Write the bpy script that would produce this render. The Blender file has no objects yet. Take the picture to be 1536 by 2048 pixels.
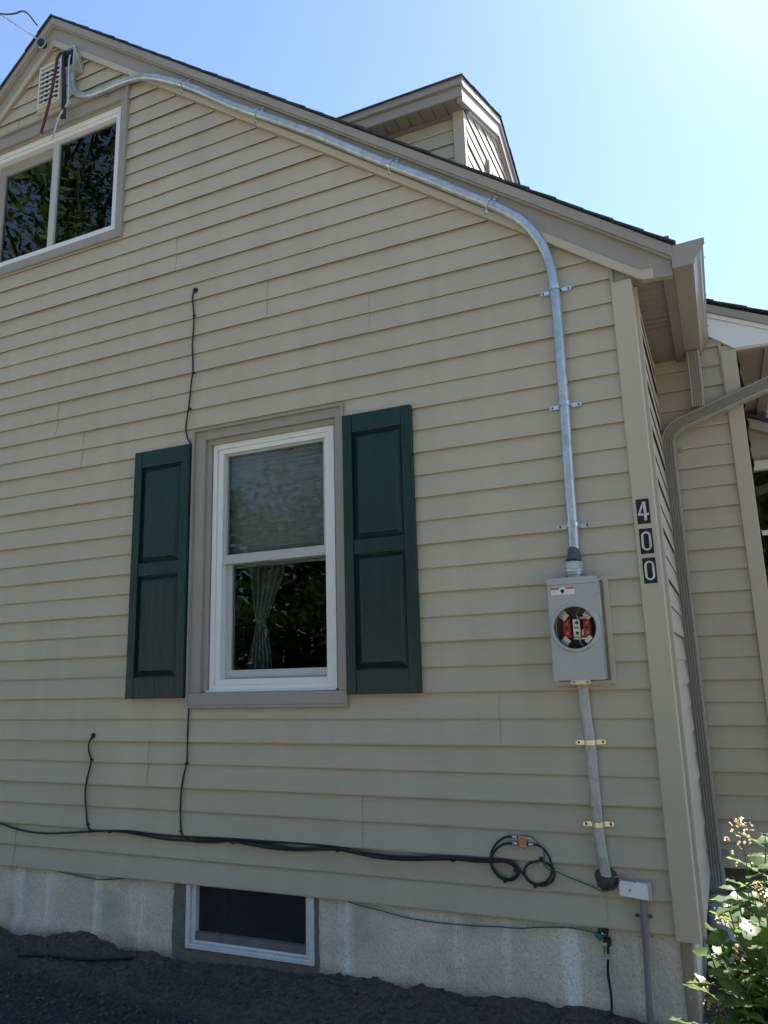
import bpy, bmesh, math, random
from mathutils import Vector, Matrix, noise
S = bpy.context.scene
C = S.collection
R = math.radians
PI = math.pi
random.seed(7)

# ---------------------------------------------------------------- camera
cam = bpy.data.cameras.new('camera')
camo = bpy.data.objects.new('camera', cam)
C.objects.link(camo)
S.camera = camo
cr = Vector((0.91292862, 0.40716903, -0.02783358))
cu = Vector((0.11017139, -0.1802027, 0.97744015))
cf = Vector((-0.39296767, 0.89539956, 0.20937058))
m = Matrix((cr, cu, -cf)).transposed().to_4x4()
m.translation = Vector((0.1794, -2.9586, 0.8955))
camo.matrix_world = m
cam.sensor_fit = 'HORIZONTAL'
cam.sensor_width = 36
cam.lens = 1505.16 / 1536 * 36
cam.clip_start = 0.05
cam.clip_end = 1500

# ---------------------------------------------------------------- world, sun, exposure
SUN_EL, SUN_AZ = 52.0, 20.0          # azimuth measured from +Y towards +X
w = bpy.data.worlds.new('World')
S.world = w
w.use_nodes = True
wn = w.node_tree.nodes
sky = wn.new('ShaderNodeTexSky')
sky.sky_type = 'NISHITA'
sky.sun_disc = False
sky.sun_elevation = R(SUN_EL)
sky.sun_rotation = R(SUN_AZ)
sky.air_density = 1.0
sky.dust_density = 0.28
sky.ozone_density = 3.0
w.node_tree.links.new(sky.outputs[0], wn['Background'].inputs[0])
wn['Background'].inputs[1].default_value = 0.082
sl = bpy.data.lights.new('sun', 'SUN')
sl.energy = 5.0
sl.angle = R(0.53)
sl.color = (1.0, 0.95, 0.87)
so = bpy.data.objects.new('sun', sl)
C.objects.link(so)
sd = Vector((math.sin(R(SUN_AZ)) * math.cos(R(SUN_EL)), math.cos(R(SUN_AZ)) * math.cos(R(SUN_EL)), math.sin(R(SUN_EL))))
so.rotation_euler = sd.to_track_quat('Z', 'Y').to_euler()
S.view_settings.view_transform = 'Standard'
S.view_settings.look = 'None'
S.view_settings.gamma = 1
S.view_settings.exposure = 1.72
S.view_settings.use_curve_mapping = False

# ---------------------------------------------------------------- helpers
class MB:
    def __init__(s):
        s.v = []; s.f = []; s.mi = []; s.cur = 0
    def face(s, pts):
        b = len(s.v); s.v += [tuple(p) for p in pts]; s.f.append(tuple(range(b, b + len(pts)))); s.mi.append(s.cur)
    def mesh(s, v, f):
        b = len(s.v); s.v += [tuple(p) for p in v]
        for q in f:
            s.f.append(tuple(b + i for i in q)); s.mi.append(s.cur)
    def box(s, x0, x1, y0, y1, z0, z1):
        v = [(x, y, z) for x in (x0, x1) for y in (y0, y1) for z in (z0, z1)]
        s.mesh(v, [(0, 1, 3, 2), (4, 6, 7, 5), (0, 4, 5, 1), (2, 3, 7, 6), (0, 2, 6, 4), (1, 5, 7, 3)])
    def prism(s, poly, y0, y1, axis='Y'):
        n = len(poly)
        def P(a, b, c):
            return (a, c, b) if axis == 'Y' else ((c, a, b) if axis == 'X' else (a, b, c))
        v = [P(a, b, y0) for a, b in poly] + [P(a, b, y1) for a, b in poly]
        f = [tuple(range(n)), tuple(range(2 * n - 1, n - 1, -1))] + [(i, (i + 1) % n, n + (i + 1) % n, n + i) for i in range(n)]
        s.mesh(v, f)
    def tube(s, pts, r, seg=8, caps=True, flat=1.0, up=None):
        pts = [Vector(p) for p in pts]
        n = len(pts)
        rr = r if hasattr(r, '__len__') else [r] * n
        rings = []
        t0 = (pts[1] - pts[0]).normalized()
        nrm = Vector(up) if up else (Vector((0, 0, 1)) if abs(t0.z) < 0.9 else Vector((0, -1, 0)))
        for i in range(n):
            t = (pts[min(i + 1, n - 1)] - pts[max(i - 1, 0)]).normalized()
            nrm = (nrm - t * nrm.dot(t)).normalized()
            bi = t.cross(nrm)
            rings.append([pts[i] + nrm * (math.cos(2 * PI * k / seg) * rr[i] * flat) + bi * (math.sin(2 * PI * k / seg) * rr[i]) for k in range(seg)])
        b = [p for rg in rings for p in rg]
        f = [(i * seg + k, i * seg + (k + 1) % seg, (i + 1) * seg + (k + 1) % seg, (i + 1) * seg + k) for i in range(n - 1) for k in range(seg)]
        if caps:
            f += [tuple(range(seg - 1, -1, -1)), tuple(range((n - 1) * seg, n * seg))]
        s.mesh(b, f)
    def sweep(s, prof, pts, side, caps=True, scales=None):
        """profile (a,b): a along side vector, b along the third axis"""
        pts = [Vector(p) for p in pts]; n = len(pts); k = len(prof); v = []
        sv = Vector(side)
        for i in range(n):
            t = (pts[min(i + 1, n - 1)] - pts[max(i - 1, 0)]).normalized()
            a = (sv - t * sv.dot(t)).normalized(); b = t.cross(a)
            sc = scales[i] if scales else 1
            v += [pts[i] + a * (x * sc) + b * (y * sc) for x, y in prof]
        f = [(i * k + j, i * k + (j + 1) % k, (i + 1) * k + (j + 1) % k, (i + 1) * k + j) for i in range(n - 1) for j in range(k)]
        if caps:
            f += [tuple(range(k - 1, -1, -1)), tuple(range((n - 1) * k, n * k))]
        s.mesh(v, f)
    def disc(s, c, nrm, r, h, seg=16, r2=None):
        c = Vector(c); nrm = Vector(nrm).normalized()
        s.tube([c, c + nrm * h], [r, r2 if r2 is not None else r], seg)
    def build(s, name, mats, parent=None, bevel=0, smooth=False, angle=35):
        me = bpy.data.meshes.new(name)
        me.from_pydata(s.v, [], s.f)
        mats = mats if isinstance(mats, (list, tuple)) else [mats]
        for mm in mats: me.materials.append(mm)
        me.polygons.foreach_set('material_index', s.mi)
        bm = bmesh.new(); bm.from_mesh(me)
        bmesh.ops.remove_doubles(bm, verts=bm.verts, dist=0.00002) if bevel or smooth else None
        bmesh.ops.recalc_face_normals(bm, faces=bm.faces)
        bm.to_mesh(me); bm.free()
        if smooth:
            me.polygons.foreach_set('use_smooth', [True] * len(me.polygons))
            try: me.set_sharp_from_angle(angle=R(angle))
            except Exception: pass
        o = bpy.data.objects.new(name, me)
        C.objects.link(o)
        if parent: o.parent = parent
        if bevel:
            b = o.modifiers.new('bevel', 'BEVEL'); b.width = bevel; b.segments = 2; b.limit_method = 'ANGLE'; b.angle_limit = R(40)
        return o

def tag(o, label=None, cat=None, group=None, kind=None):
    if label: o['label'] = label
    if cat: o['category'] = cat
    if group: o['group'] = group
    if kind: o['kind'] = kind
    return o
def empty(name, loc=(0, 0, 0)):
    o = bpy.data.objects.new(name, None); C.objects.link(o); o.location = loc; o.empty_display_size = .1
    return o
def reparent(parts, root):
    for q in parts:
        q.parent = root; q.matrix_parent_inverse = Matrix.Translation(-root.location)
def smoothpath(pts, sub=6):
    P = [Vector(p) for p in pts]; out = []
    for i in range(len(P) - 1):
        p0 = P[max(i - 1, 0)]; p1 = P[i]; p2 = P[i + 1]; p3 = P[min(i + 2, len(P) - 1)]
        for k in range(sub):
            t = k / sub
            out.append(0.5 * ((2 * p1) + (p2 - p0) * t + (2 * p0 - 5 * p1 + 4 * p2 - p3) * t * t + (3 * p1 - p0 - 3 * p2 + p3) * t ** 3))
    out.append(P[-1]); return out

# ---------------------------------------------------------------- materials
def newmat(name):
    mt = bpy.data.materials.new(name); mt.use_nodes = True
    nt = mt.node_tree; return mt, nt, nt.nodes, nt.links, nt.nodes['Principled BSDF']
def mat(name, col, rough=0.5, metal=0.0, var=0.06, vscale=3.0, bump=0.0, bscale=40.0, spec=0.5, stretch=(1, 1, 1), fine=0.0, fscale=200, coat=0, col2=None, rvar=0.08):
    mt, nt, n, l, b = newmat(name)
    tc = n.new('ShaderNodeTexCoord'); mp = n.new('ShaderNodeMapping'); mp.inputs['Scale'].default_value = stretch
    l.new(tc.outputs['Object'], mp.inputs[0])
    no = n.new('ShaderNodeTexNoise'); no.inputs['Scale'].default_value = vscale; no.inputs['Detail'].default_value = 6
    l.new(mp.outputs[0], no.inputs[0])
    mx = n.new('ShaderNodeMix'); mx.data_type = 'RGBA'
    c = Vector(col)
    c2 = Vector(col2) if col2 else c * (1 + var)
    mx.inputs['A'].default_value = (*(c * (1 - var) if not col2 else c), 1)
    mx.inputs['B'].default_value = (*c2, 1)
    mr = n.new('ShaderNodeMapRange'); mr.inputs[1].default_value = .3; mr.inputs[2].default_value = .7
    l.new(no.outputs[0], mr.inputs[0]); l.new(mr.outputs[0], mx.inputs['Factor'])
    out = mx.outputs['Result']
    if fine:
        nf = n.new('ShaderNodeTexNoise'); nf.inputs['Scale'].default_value = fscale; nf.inputs['Detail'].default_value = 3
        l.new(mp.outputs[0], nf.inputs[0])
        mm = n.new('ShaderNodeMapRange'); mm.inputs[1].default_value = .35; mm.inputs[2].default_value = .65
        mm.inputs[3].default_value = 1 - fine; mm.inputs[4].default_value = 1 + fine * .5
        l.new(nf.outputs[0], mm.inputs[0])
        vm = n.new('ShaderNodeVectorMath'); vm.operation = 'SCALE'
        l.new(out, vm.inputs[0]); l.new(mm.outputs[0], vm.inputs['Scale']); out = vm.outputs[0]
    l.new(out, b.inputs['Base Color'])
    rm = n.new('ShaderNodeMapRange'); rm.inputs[3].default_value = max(0, rough - rvar); rm.inputs[4].default_value = min(1, rough + rvar)
    l.new(no.outputs[0], rm.inputs[0]); l.new(rm.outputs[0], b.inputs['Roughness'])
    b.inputs['Metallic'].default_value = metal
    b.inputs['Specular IOR Level'].default_value = spec
    b.inputs['Coat Weight'].default_value = coat
    if bump:
        nb = n.new('ShaderNodeTexNoise'); nb.inputs['Scale'].default_value = bscale; nb.inputs['Detail'].default_value = 5
        l.new(mp.outputs[0], nb.inputs[0])
        bp = n.new('ShaderNodeBump'); bp.inputs['Strength'].default_value = 1; bp.inputs['Distance'].default_value = bump
        l.new(nb.outputs[0], bp.inputs['Height']); l.new(bp.outputs[0], b.inputs['Normal'])
    return mt

def siding_mat(name, col, ax='X'):
    """vinyl lap siding: faint embossed wood grain running along the board, slow tint drift, faint chalky streaks"""
    mt, nt, n, l, b = newmat(name)
    tc = n.new('ShaderNodeTexCoord')
    def nz(scale, st, det=4):
        mp = n.new('ShaderNodeMapping'); mp.inputs['Scale'].default_value = st
        l.new(tc.outputs['Object'], mp.inputs[0])
        q = n.new('ShaderNodeTexNoise'); q.inputs['Scale'].default_value = scale; q.inputs['Detail'].default_value = det
        l.new(mp.outputs[0], q.inputs[0]); return q.outputs[0]
    a = nz(1.1, (1, 1, 1), 5); bb = nz(9, (1, 1, .12), 6); g = nz(60, (.06, .06, 1.2), 5)
    def rng(x, lo, hi, a0=.3, a1=.7):
        r = n.new('ShaderNodeMapRange'); r.inputs[1].default_value = a0; r.inputs[2].default_value = a1; r.inputs[3].default_value = lo; r.inputs[4].default_value = hi
        l.new(x, r.inputs[0]); return r.outputs[0]
    mx = n.new('ShaderNodeMix'); mx.data_type = 'RGBA'
    c = Vector(col)
    mx.inputs['A'].default_value = (c.x * .95, c.y * .955, c.z * .98, 1); mx.inputs['B'].default_value = (c.x * 1.06, c.y * 1.05, c.z * 1.0, 1)
    l.new(rng(a, 0, 1), mx.inputs['Factor'])
    # per-panel tint (double courses)
    sp = n.new('ShaderNodeSeparateXYZ'); l.new(tc.outputs['Object'], sp.inputs[0])
    dv = n.new('ShaderNodeMath'); dv.operation = 'DIVIDE'; dv.inputs[1].default_value = .2032; l.new(sp.outputs['Z'], dv.inputs[0])
    fl = n.new('ShaderNodeMath'); fl.operation = 'FLOOR'; l.new(dv.outputs[0], fl.inputs[0])
    wnz = n.new('ShaderNodeTexWhiteNoise'); wnz.noise_dimensions = '1D'; l.new(fl.outputs[0], wnz.inputs['W'])
    pr = rng(wnz.outputs['Value'], .975, 1.02, 0, 1)
    def mul(x, y):
        q = n.new('ShaderNodeMath'); q.operation = 'MULTIPLY'; l.new(x, q.inputs[0]); l.new(y, q.inputs[1]); return q.outputs[0]
    k = mul(mul(pr, rng(bb, .945, 1.04)), rng(g, .975, 1.02))
    vm = n.new('ShaderNodeVectorMath'); vm.operation = 'SCALE'
    l.new(mx.outputs['Result'], vm.inputs[0]); l.new(k, vm.inputs['Scale']); l.new(vm.outputs[0], b.inputs['Base Color'])
    l.new(rng(bb, .42, .58), b.inputs['Roughness'])
    b.inputs['Specular IOR Level'].default_value = .4
    bp = n.new('ShaderNodeBump'); bp.inputs['Distance'].default_value = .0006; l.new(g, bp.inputs['Height'])
    b2 = n.new('ShaderNodeBump'); b2.inputs['Distance'].default_value = .006; b2.inputs['Strength'].default_value = .35
    l.new(nz(2.2, (1, 1, 2), 2), b2.inputs['Height']); l.new(bp.outputs[0], b2.inputs['Normal']); l.new(b2.outputs[0], b.inputs['Normal'])
    return mt

SIDC = (0.50, 0.44, 0.338)
TRC = (0.335, 0.305, 0.262)
M = {}
M['siding'] = siding_mat('vinyl_siding', SIDC)
M['corner'] = mat('corner_vinyl', (0.495, 0.435, 0.335), .5, var=.04, vscale=2, bump=.0006, bscale=30, stretch=(1, 1, .1))
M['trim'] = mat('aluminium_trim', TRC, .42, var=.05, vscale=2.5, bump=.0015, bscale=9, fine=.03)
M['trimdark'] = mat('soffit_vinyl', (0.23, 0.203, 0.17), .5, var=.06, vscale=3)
M['shingle'] = mat('asphalt_shingle', (0.06, 0.058, 0.058), .9, var=.35, vscale=14, bump=.003, bscale=300, fine=.5, fscale=400)
M['white'] = mat('white_vinyl', (0.78, 0.78, 0.76), .35, var=.02, vscale=5, fine=.02)
M['whiteold'] = mat('weathered_white_frame', (0.72, 0.73, 0.73), .55, var=.06, vscale=12, fine=.14, fscale=120, bump=.001, bscale=80)
M['sash'] = mat('shade_grey_sash', (0.5, 0.49, 0.47), .4, var=.03)  # sash toned grey, the shade of the recess put into its colour
M['shutter'] = mat('green_shutter', (0.0075, 0.031, 0.026), .36, var=.16, vscale=5, fine=.10, fscale=60, bump=.0022, bscale=26, stretch=(6, 1, .35), spec=.5)
M['dark'] = mat('interior_dark', (0.03, 0.022, 0.018), .8)
M['room'] = mat('room_wall', (0.10, 0.07, 0.05), .8)
M['galv'] = mat('galvanised_steel', (0.58, 0.61, 0.63), .38, metal=.7, var=.16, vscale=22, fine=.12, fscale=120, bump=.0004, bscale=60)
M['strapm'] = mat('zinc_strap', (0.72, 0.76, 0.78), .28, metal=.9, var=.1, vscale=30)
M['yzinc'] = mat('yellow_zinc', (0.74, 0.70, 0.5), .32, metal=.8, var=.15, vscale=40)
M['meter'] = mat('grey_enamel', (0.43, 0.43, 0.415), .38, var=.03, vscale=6, fine=.03, bump=.0002, bscale=250)
M['meterin'] = mat('meter_inside', (0.14, 0.13, 0.12), .6, var=.2, vscale=12)
M['red'] = mat('red_phenolic', (0.42, 0.04, 0.03), .45, var=.15, vscale=30)
M['tin'] = mat('tinned_lug', (0.72, 0.71, 0.66), .3, metal=.85, var=.12, vscale=50)
M['seclable'] = mat('grey_cable_jacket', (0.40, 0.42, 0.43), .3, metal=.25, var=.1, vscale=14, bump=.009, bscale=24, stretch=(1, 1, 1), fine=.06)
M['black'] = mat('black_cable', (0.012, 0.012, 0.013), .42, var=.2, vscale=30)
M['blackr'] = mat('black_rubber', (0.014, 0.014, 0.016), .6)
M['seal'] = mat('duct_putty', (0.06, 0.052, 0.055), .62, var=.2, vscale=40, bump=.006, bscale=45)
M['green'] = mat('green_wire', (0.015, 0.13, 0.095), .45)
M['copper'] = mat('copper', (0.62, 0.27, 0.15), .35, metal=.85, var=.1, vscale=60)
M['pvc'] = mat('grey_pvc', (0.20, 0.20, 0.21), .45, var=.06, vscale=8)
M['whitebox'] = mat('white_plastic', (0.78, 0.80, 0.80), .35, var=.02)
M['orange'] = mat('orange_label', (0.75, 0.15, 0.035), .5, var=.1, vscale=90)
M['cast'] = mat('cast_metal', (0.42, 0.42, 0.43), .45, metal=.7, var=.15, vscale=60, bump=.0006, bscale=120)
M['paleblue'] = mat('reducer_rubber', (0.10, 0.10, 0.11), .5, var=.1, vscale=20)
M['darkbox'] = mat('dark_plastic', (0.05, 0.047, 0.045), .5)
M['maroon'] = mat('maroon_insulation', (0.085, 0.02, 0.022), .42, var=.1)
M['alu'] = mat('bare_aluminium', (0.62, 0.62, 0.6), .38, metal=.8, var=.15, vscale=90, bump=.0012, bscale=220)
M['whitefascia'] = mat('white_fascia', (0.80, 0.81, 0.80), .45, var=.03, vscale=3)  # pale tone of the wing frieze
M['porch'] = mat('porch_ceiling', (0.42, 0.34, 0.28), .6, var=.05)
M['plate'] = mat('worn_black_plate', (0.012, 0.012, 0.013), .3, var=.3, vscale=60, col2=(0.03, 0.03, 0.032), spec=.3)
M['digit'] = mat('worn_aluminium_digit', (0.72, 0.72, 0.70), .45, metal=.1, var=.2, vscale=60, col2=(0.42, 0.42, 0.41))
M['drainpipe'] = mat('grey_drain_pipe', (0.34, 0.345, 0.36), .5, var=.08, vscale=8)
M['blind'] = mat('cellular_blind', (0.36, 0.37, 0.34), .85, var=.05, vscale=6)
M['cement'] = mat('grey_cement_patch', (0.17, 0.155, 0.14), .85, var=.2, vscale=14, bump=.006, bscale=60, fine=.15, fscale=160)
M['ventp'] = mat('vent_plastic', (0.66, 0.64, 0.58), .45, var=.04)
M['bark'] = mat('bark', (0.09, 0.07, 0.055), .9, var=.3, vscale=8, bump=.02, bscale=14, stretch=(1, 1, .2))
M['stem'] = mat('green_stem', (0.10, 0.15, 0.05), .6)
M['ledgewood'] = mat('weathered_wood_post', (0.30, 0.26, 0.20), .75, var=.15, vscale=10, bump=.003, bscale=24, stretch=(3, 3, .25))

def glass_mat(name, rough=0.0, tint=(0.92, 0.95, 0.94), ior=1.5, boost=1.0):
    mt = bpy.data.materials.new(name); mt.use_nodes = True; nt = mt.node_tree; n = nt.nodes; l = nt.links
    n.clear(); out = n.new('ShaderNodeOutputMaterial'); mix = n.new('ShaderNodeMixShader')
    tr = n.new('ShaderNodeBsdfTransparent'); tr.inputs[0].default_value = (*tint, 1)
    gl = n.new('ShaderNodeBsdfGlossy'); gl.inputs['Roughness'].default_value = rough
    fr = n.new('ShaderNodeFresnel'); fr.inputs[0].default_value = ior
    mm = n.new('ShaderNodeMath'); mm.operation = 'MULTIPLY'; mm.inputs[1].default_value = boost
    tc = n.new('ShaderNodeTexCoord'); no = n.new('ShaderNodeTexNoise'); no.inputs['Scale'].default_value = 2.2
    bp = n.new('ShaderNodeBump'); bp.inputs['Distance'].default_value = .004; bp.inputs['Strength'].default_value = .3
    l.new(tc.outputs['Object'], no.inputs[0]); l.new(no.outputs[0], bp.inputs['Height']); l.new(bp.outputs[0], gl.inputs['Normal'])
    l.new(fr.outputs[0], mm.inputs[0]); l.new(mm.outputs[0], mix.inputs[0]); l.new(tr.outputs[0], mix.inputs[1]); l.new(gl.outputs[0], mix.inputs[2]); l.new(mix.outputs[0], out.inputs[0])
    return mt
M['glass'] = glass_mat('window_glass', boost=.42, tint=(.80, .84, .83))
M['gableglass'] = glass_mat('gable_glass', boost=1.7, tint=(.72, .76, .75))
M['glass2'] = glass_mat('screened_glass', boost=1.5, tint=(.55, .57, .57), rough=.03)
M['bglass'] = mat('dusty_basement_glass', (.035, .035, .042), .2, var=.15, vscale=4)
M['bglass'].node_tree.nodes['Principled BSDF'].inputs['Alpha'].default_value = .75

def leaf_mat(name, c1, c2, trans=.45, sc=3.0):
    mt = bpy.data.materials.new(name); mt.use_nodes = True; nt = mt.node_tree; n = nt.nodes; l = nt.links
    b = n['Principled BSDF']; out = n['Material Output']
    tc = n.new('ShaderNodeTexCoord'); no = n.new('ShaderNodeTexNoise'); no.inputs['Scale'].default_value = sc; no.inputs['Detail'].default_value = 5
    l.new(tc.outputs['Object'], no.inputs[0])
    mr = n.new('ShaderNodeMapRange'); mr.inputs[1].default_value = .35; mr.inputs[2].default_value = .65; l.new(no.outputs[0], mr.inputs[0])
    mx = n.new('ShaderNodeMix'); mx.data_type = 'RGBA'; mx.inputs['A'].default_value = (*c1, 1); mx.inputs['B'].default_value = (*c2, 1)
    l.new(mr.outputs[0], mx.inputs['Factor']); l.new(mx.outputs['Result'], b.inputs['Base Color']); b.inputs['Roughness'].default_value = .42
    t = n.new('ShaderNodeBsdfTranslucent'); hs = n.new('ShaderNodeHueSaturation'); hs.inputs['Hue'].default_value = .475; hs.inputs['Value'].default_value = 2.6; hs.inputs['Saturation'].default_value = 1.1
    l.new(mx.outputs['Result'], hs.inputs['Color']); l.new(hs.outputs[0], t.inputs[0])
    ms = n.new('ShaderNodeMixShader'); ms.inputs[0].default_value = trans
    l.new(b.outputs[0], ms.inputs[1]); l.new(t.outputs[0], ms.inputs[2]); l.new(ms.outputs[0], out.inputs[0])
    return mt
M['leaf'] = leaf_mat('bush_leaf', (0.055, 0.115, 0.035), (0.15, 0.20, 0.07), .45, 14)
M['treeleaf'] = leaf_mat('tree_leaf', (0.022, 0.05, 0.012), (0.055, 0.085, 0.02), .3, .8)
M['treeleaf'].node_tree.nodes['Principled BSDF'].inputs['Roughness'].default_value = .8
M['flower'] = leaf_mat('bush_flower', (0.42, 0.36, 0.2), (0.5, 0.42, 0.3), .3, 20)
M['flowerpink'] = leaf_mat('faded_flower', (0.3, 0.17, 0.13), (0.4, 0.28, 0.2), .3, 20)

def curtain_mat():
    mt = bpy.data.materials.new('sheer_curtain'); mt.use_nodes = True; nt = mt.node_tree; n = nt.nodes; l = nt.links
    b = n['Principled BSDF']; b.inputs['Base Color'].default_value = (.62, .6, .57, 1); b.inputs['Roughness'].default_value = .9
    tr = n.new('ShaderNodeBsdfTransparent'); ms = n.new('ShaderNodeMixShader'); ms.inputs[0].default_value = .25
    l.new(tr.outputs[0], ms.inputs[1]); l.new(b.outputs[0], ms.inputs[2]); l.new(ms.outputs[0], n['Material Output'].inputs[0]); return mt
M['curtain'] = curtain_mat()

def foundation_mat():
    mt, nt, n, l, b = newmat('parged_foundation')
    tc = n.new('ShaderNodeTexCoord')
    def nz(scale, st, det=5, rough=.5):
        mp = n.new('ShaderNodeMapping'); mp.inputs['Scale'].default_value = st; l.new(tc.outputs['Object'], mp.inputs[0])
        q = n.new('ShaderNodeTexNoise'); q.inputs['Scale'].default_value = scale; q.inputs['Detail'].default_value = det; q.inputs['Roughness'].default_value = rough
        l.new(mp.outputs[0], q.inputs[0]); return q.outputs[0]
    def rng(x, lo, hi, a0=.3, a1=.7):
        r = n.new('ShaderNodeMapRange'); r.inputs[1].default_value = a0; r.inputs[2].default_value = a1; r.inputs[3].default_value = lo; r.inputs[4].default_value = hi
        l.new(x, r.inputs[0]); return r.outputs[0]
    def mix(f, a, bcol):
        x = n.new('ShaderNodeMix'); x.data_type = 'RGBA'; l.new(f, x.inputs['Factor'])
        for s_, v in (('A', a), ('B', bcol)):
            if isinstance(v, tuple): x.inputs[s_].default_value = (*v, 1)
            else: l.new(v, x.inputs[s_])
        return x.outputs['Result']
    base = mix(rng(nz(2.5, (1, 1, 1)), 0, 1), (.62, .56, .455), (.82, .755, .64))
    streak = mix(rng(nz(5.5, (1, 1, .07), 4), 0, .95, .54, .62), base, (.93, .92, .88))       # whitewash runs
    damp = mix(rng(nz(3, (1, 1, 1.5), 5), 0, .55, .5, .72), streak, (.34, .30, .25))           # damp stains
    speck = mix(rng(nz(210, (1, 1, .6), 4, .7), .8, 0, .35, .47), damp, (.30, .27, .22))
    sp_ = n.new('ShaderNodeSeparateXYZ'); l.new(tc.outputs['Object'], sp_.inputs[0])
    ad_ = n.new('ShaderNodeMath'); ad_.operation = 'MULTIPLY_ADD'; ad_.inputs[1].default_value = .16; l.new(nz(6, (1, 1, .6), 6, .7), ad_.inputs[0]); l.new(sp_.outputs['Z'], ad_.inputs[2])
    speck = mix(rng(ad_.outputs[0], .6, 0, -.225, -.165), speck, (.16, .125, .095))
    l.new(speck, b.inputs['Base Color']); b.inputs['Roughness'].default_value = .9; b.inputs['Specular IOR Level'].default_value = .2
    add = n.new('ShaderNodeMath'); l.new(nz(90, (1, 1, .6), 4), add.inputs[0]); l.new(nz(8, (1, 1, 1), 4), add.inputs[1])
    bp = n.new('ShaderNodeBump'); bp.inputs['Distance'].default_value = .006; bp.inputs['Strength'].default_value = 1; l.new(add.outputs[0], bp.inputs['Height']); l.new(bp.outputs[0], b.inputs['Normal'])
    return mt
M['foundation'] = foundation_mat()

def ground_mat():
    mt, nt, n, l, b = newmat('soil_and_lawn')
    tc = n.new('ShaderNodeTexCoord'); sp = n.new('ShaderNodeSeparateXYZ'); l.new(tc.outputs['Object'], sp.inputs[0])
    def nz(scale, det=6, r=.6):
        q = n.new('ShaderNodeTexNoise'); q.inputs['Scale'].default_value = scale; q.inputs['Detail'].default_value = det; q.inputs['Roughness'].default_value = r
        l.new(tc.outputs['Object'], q.inputs[0]); return q.outputs[0]
    def rng(x, lo, hi, a0, a1):
        r = n.new('ShaderNodeMapRange'); r.inputs[1].default_value = a0; r.inputs[2].default_value = a1; r.inputs[3].default_value = lo; r.inputs[4].default_value = hi
        l.new(x, r.inputs[0]); return r.outputs[0]
    def mix(f, a, c):
        x = n.new('ShaderNodeMix'); x.data_type = 'RGBA'; l.new(f, x.inputs['Factor'])
        for s_, v in (('A', a), ('B', c)):
            if isinstance(v, tuple): x.inputs[s_].default_value = (*v, 1)
            else: l.new(v, x.inputs[s_])
        return x.outputs['Result']
    def math_(op, a, c):
        q = n.new('ShaderNodeMath'); q.operation = op
        for i, v in enumerate((a, c)):
            if isinstance(v, (int, float)): q.inputs[i].default_value = v
            else: l.new(v, q.inputs[i])
        return q.outputs[0]
    soil = mix(rng(nz(45), 0, 1, .35, .65), (.10, .074, .056), (.20, .155, .122))
    wet = mix(rng(nz(60), 0, 1, .35, .65), (.035, .034, .038), (.095, .092, .098))
    # damp darker soil a little further from the wall, boundary wobbling and running diagonally
    d = math_('ADD', math_('MULTIPLY', sp.outputs['Y'], -1), math_('MULTIPLY', nz(3.0), .12))
    d = math_('SUBTRACT', d, math_('MULTIPLY', sp.outputs['X'], .10))
    sw = mix(rng(d, 0, 1, .60, .68), soil, wet)
    lawn = mix(rng(nz(3), 0, 1, .3, .7), (.10, .13, .045), (.20, .19, .10))
    fl = rng(math_('ADD', math_('MULTIPLY', sp.outputs['Y'], -1), math_('MULTIPLY', nz(1.0), 1.0)), 0, 1, 3.6, 3.9)
    l.new(mix(fl, sw, lawn), b.inputs['Base Color']); b.inputs['Roughness'].default_value = .95; b.inputs['Specular IOR Level'].default_value = .25
    bp = n.new('ShaderNodeBump'); bp.inputs['Distance'].default_value = .02; l.new(nz(70, 8, .75), bp.inputs['Height']); l.new(bp.outputs[0], b.inputs['Normal'])
    return mt
M['ground'] = ground_mat()
M['clod'] = mat('soil_clod', (0.12, 0.093, 0.075), .95, var=.35, vscale=30, bump=.004, bscale=160, spec=.2)
M['pebble'] = mat('pebble', (0.12, 0.11, 0.105), .8, var=.3, vscale=20)

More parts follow.
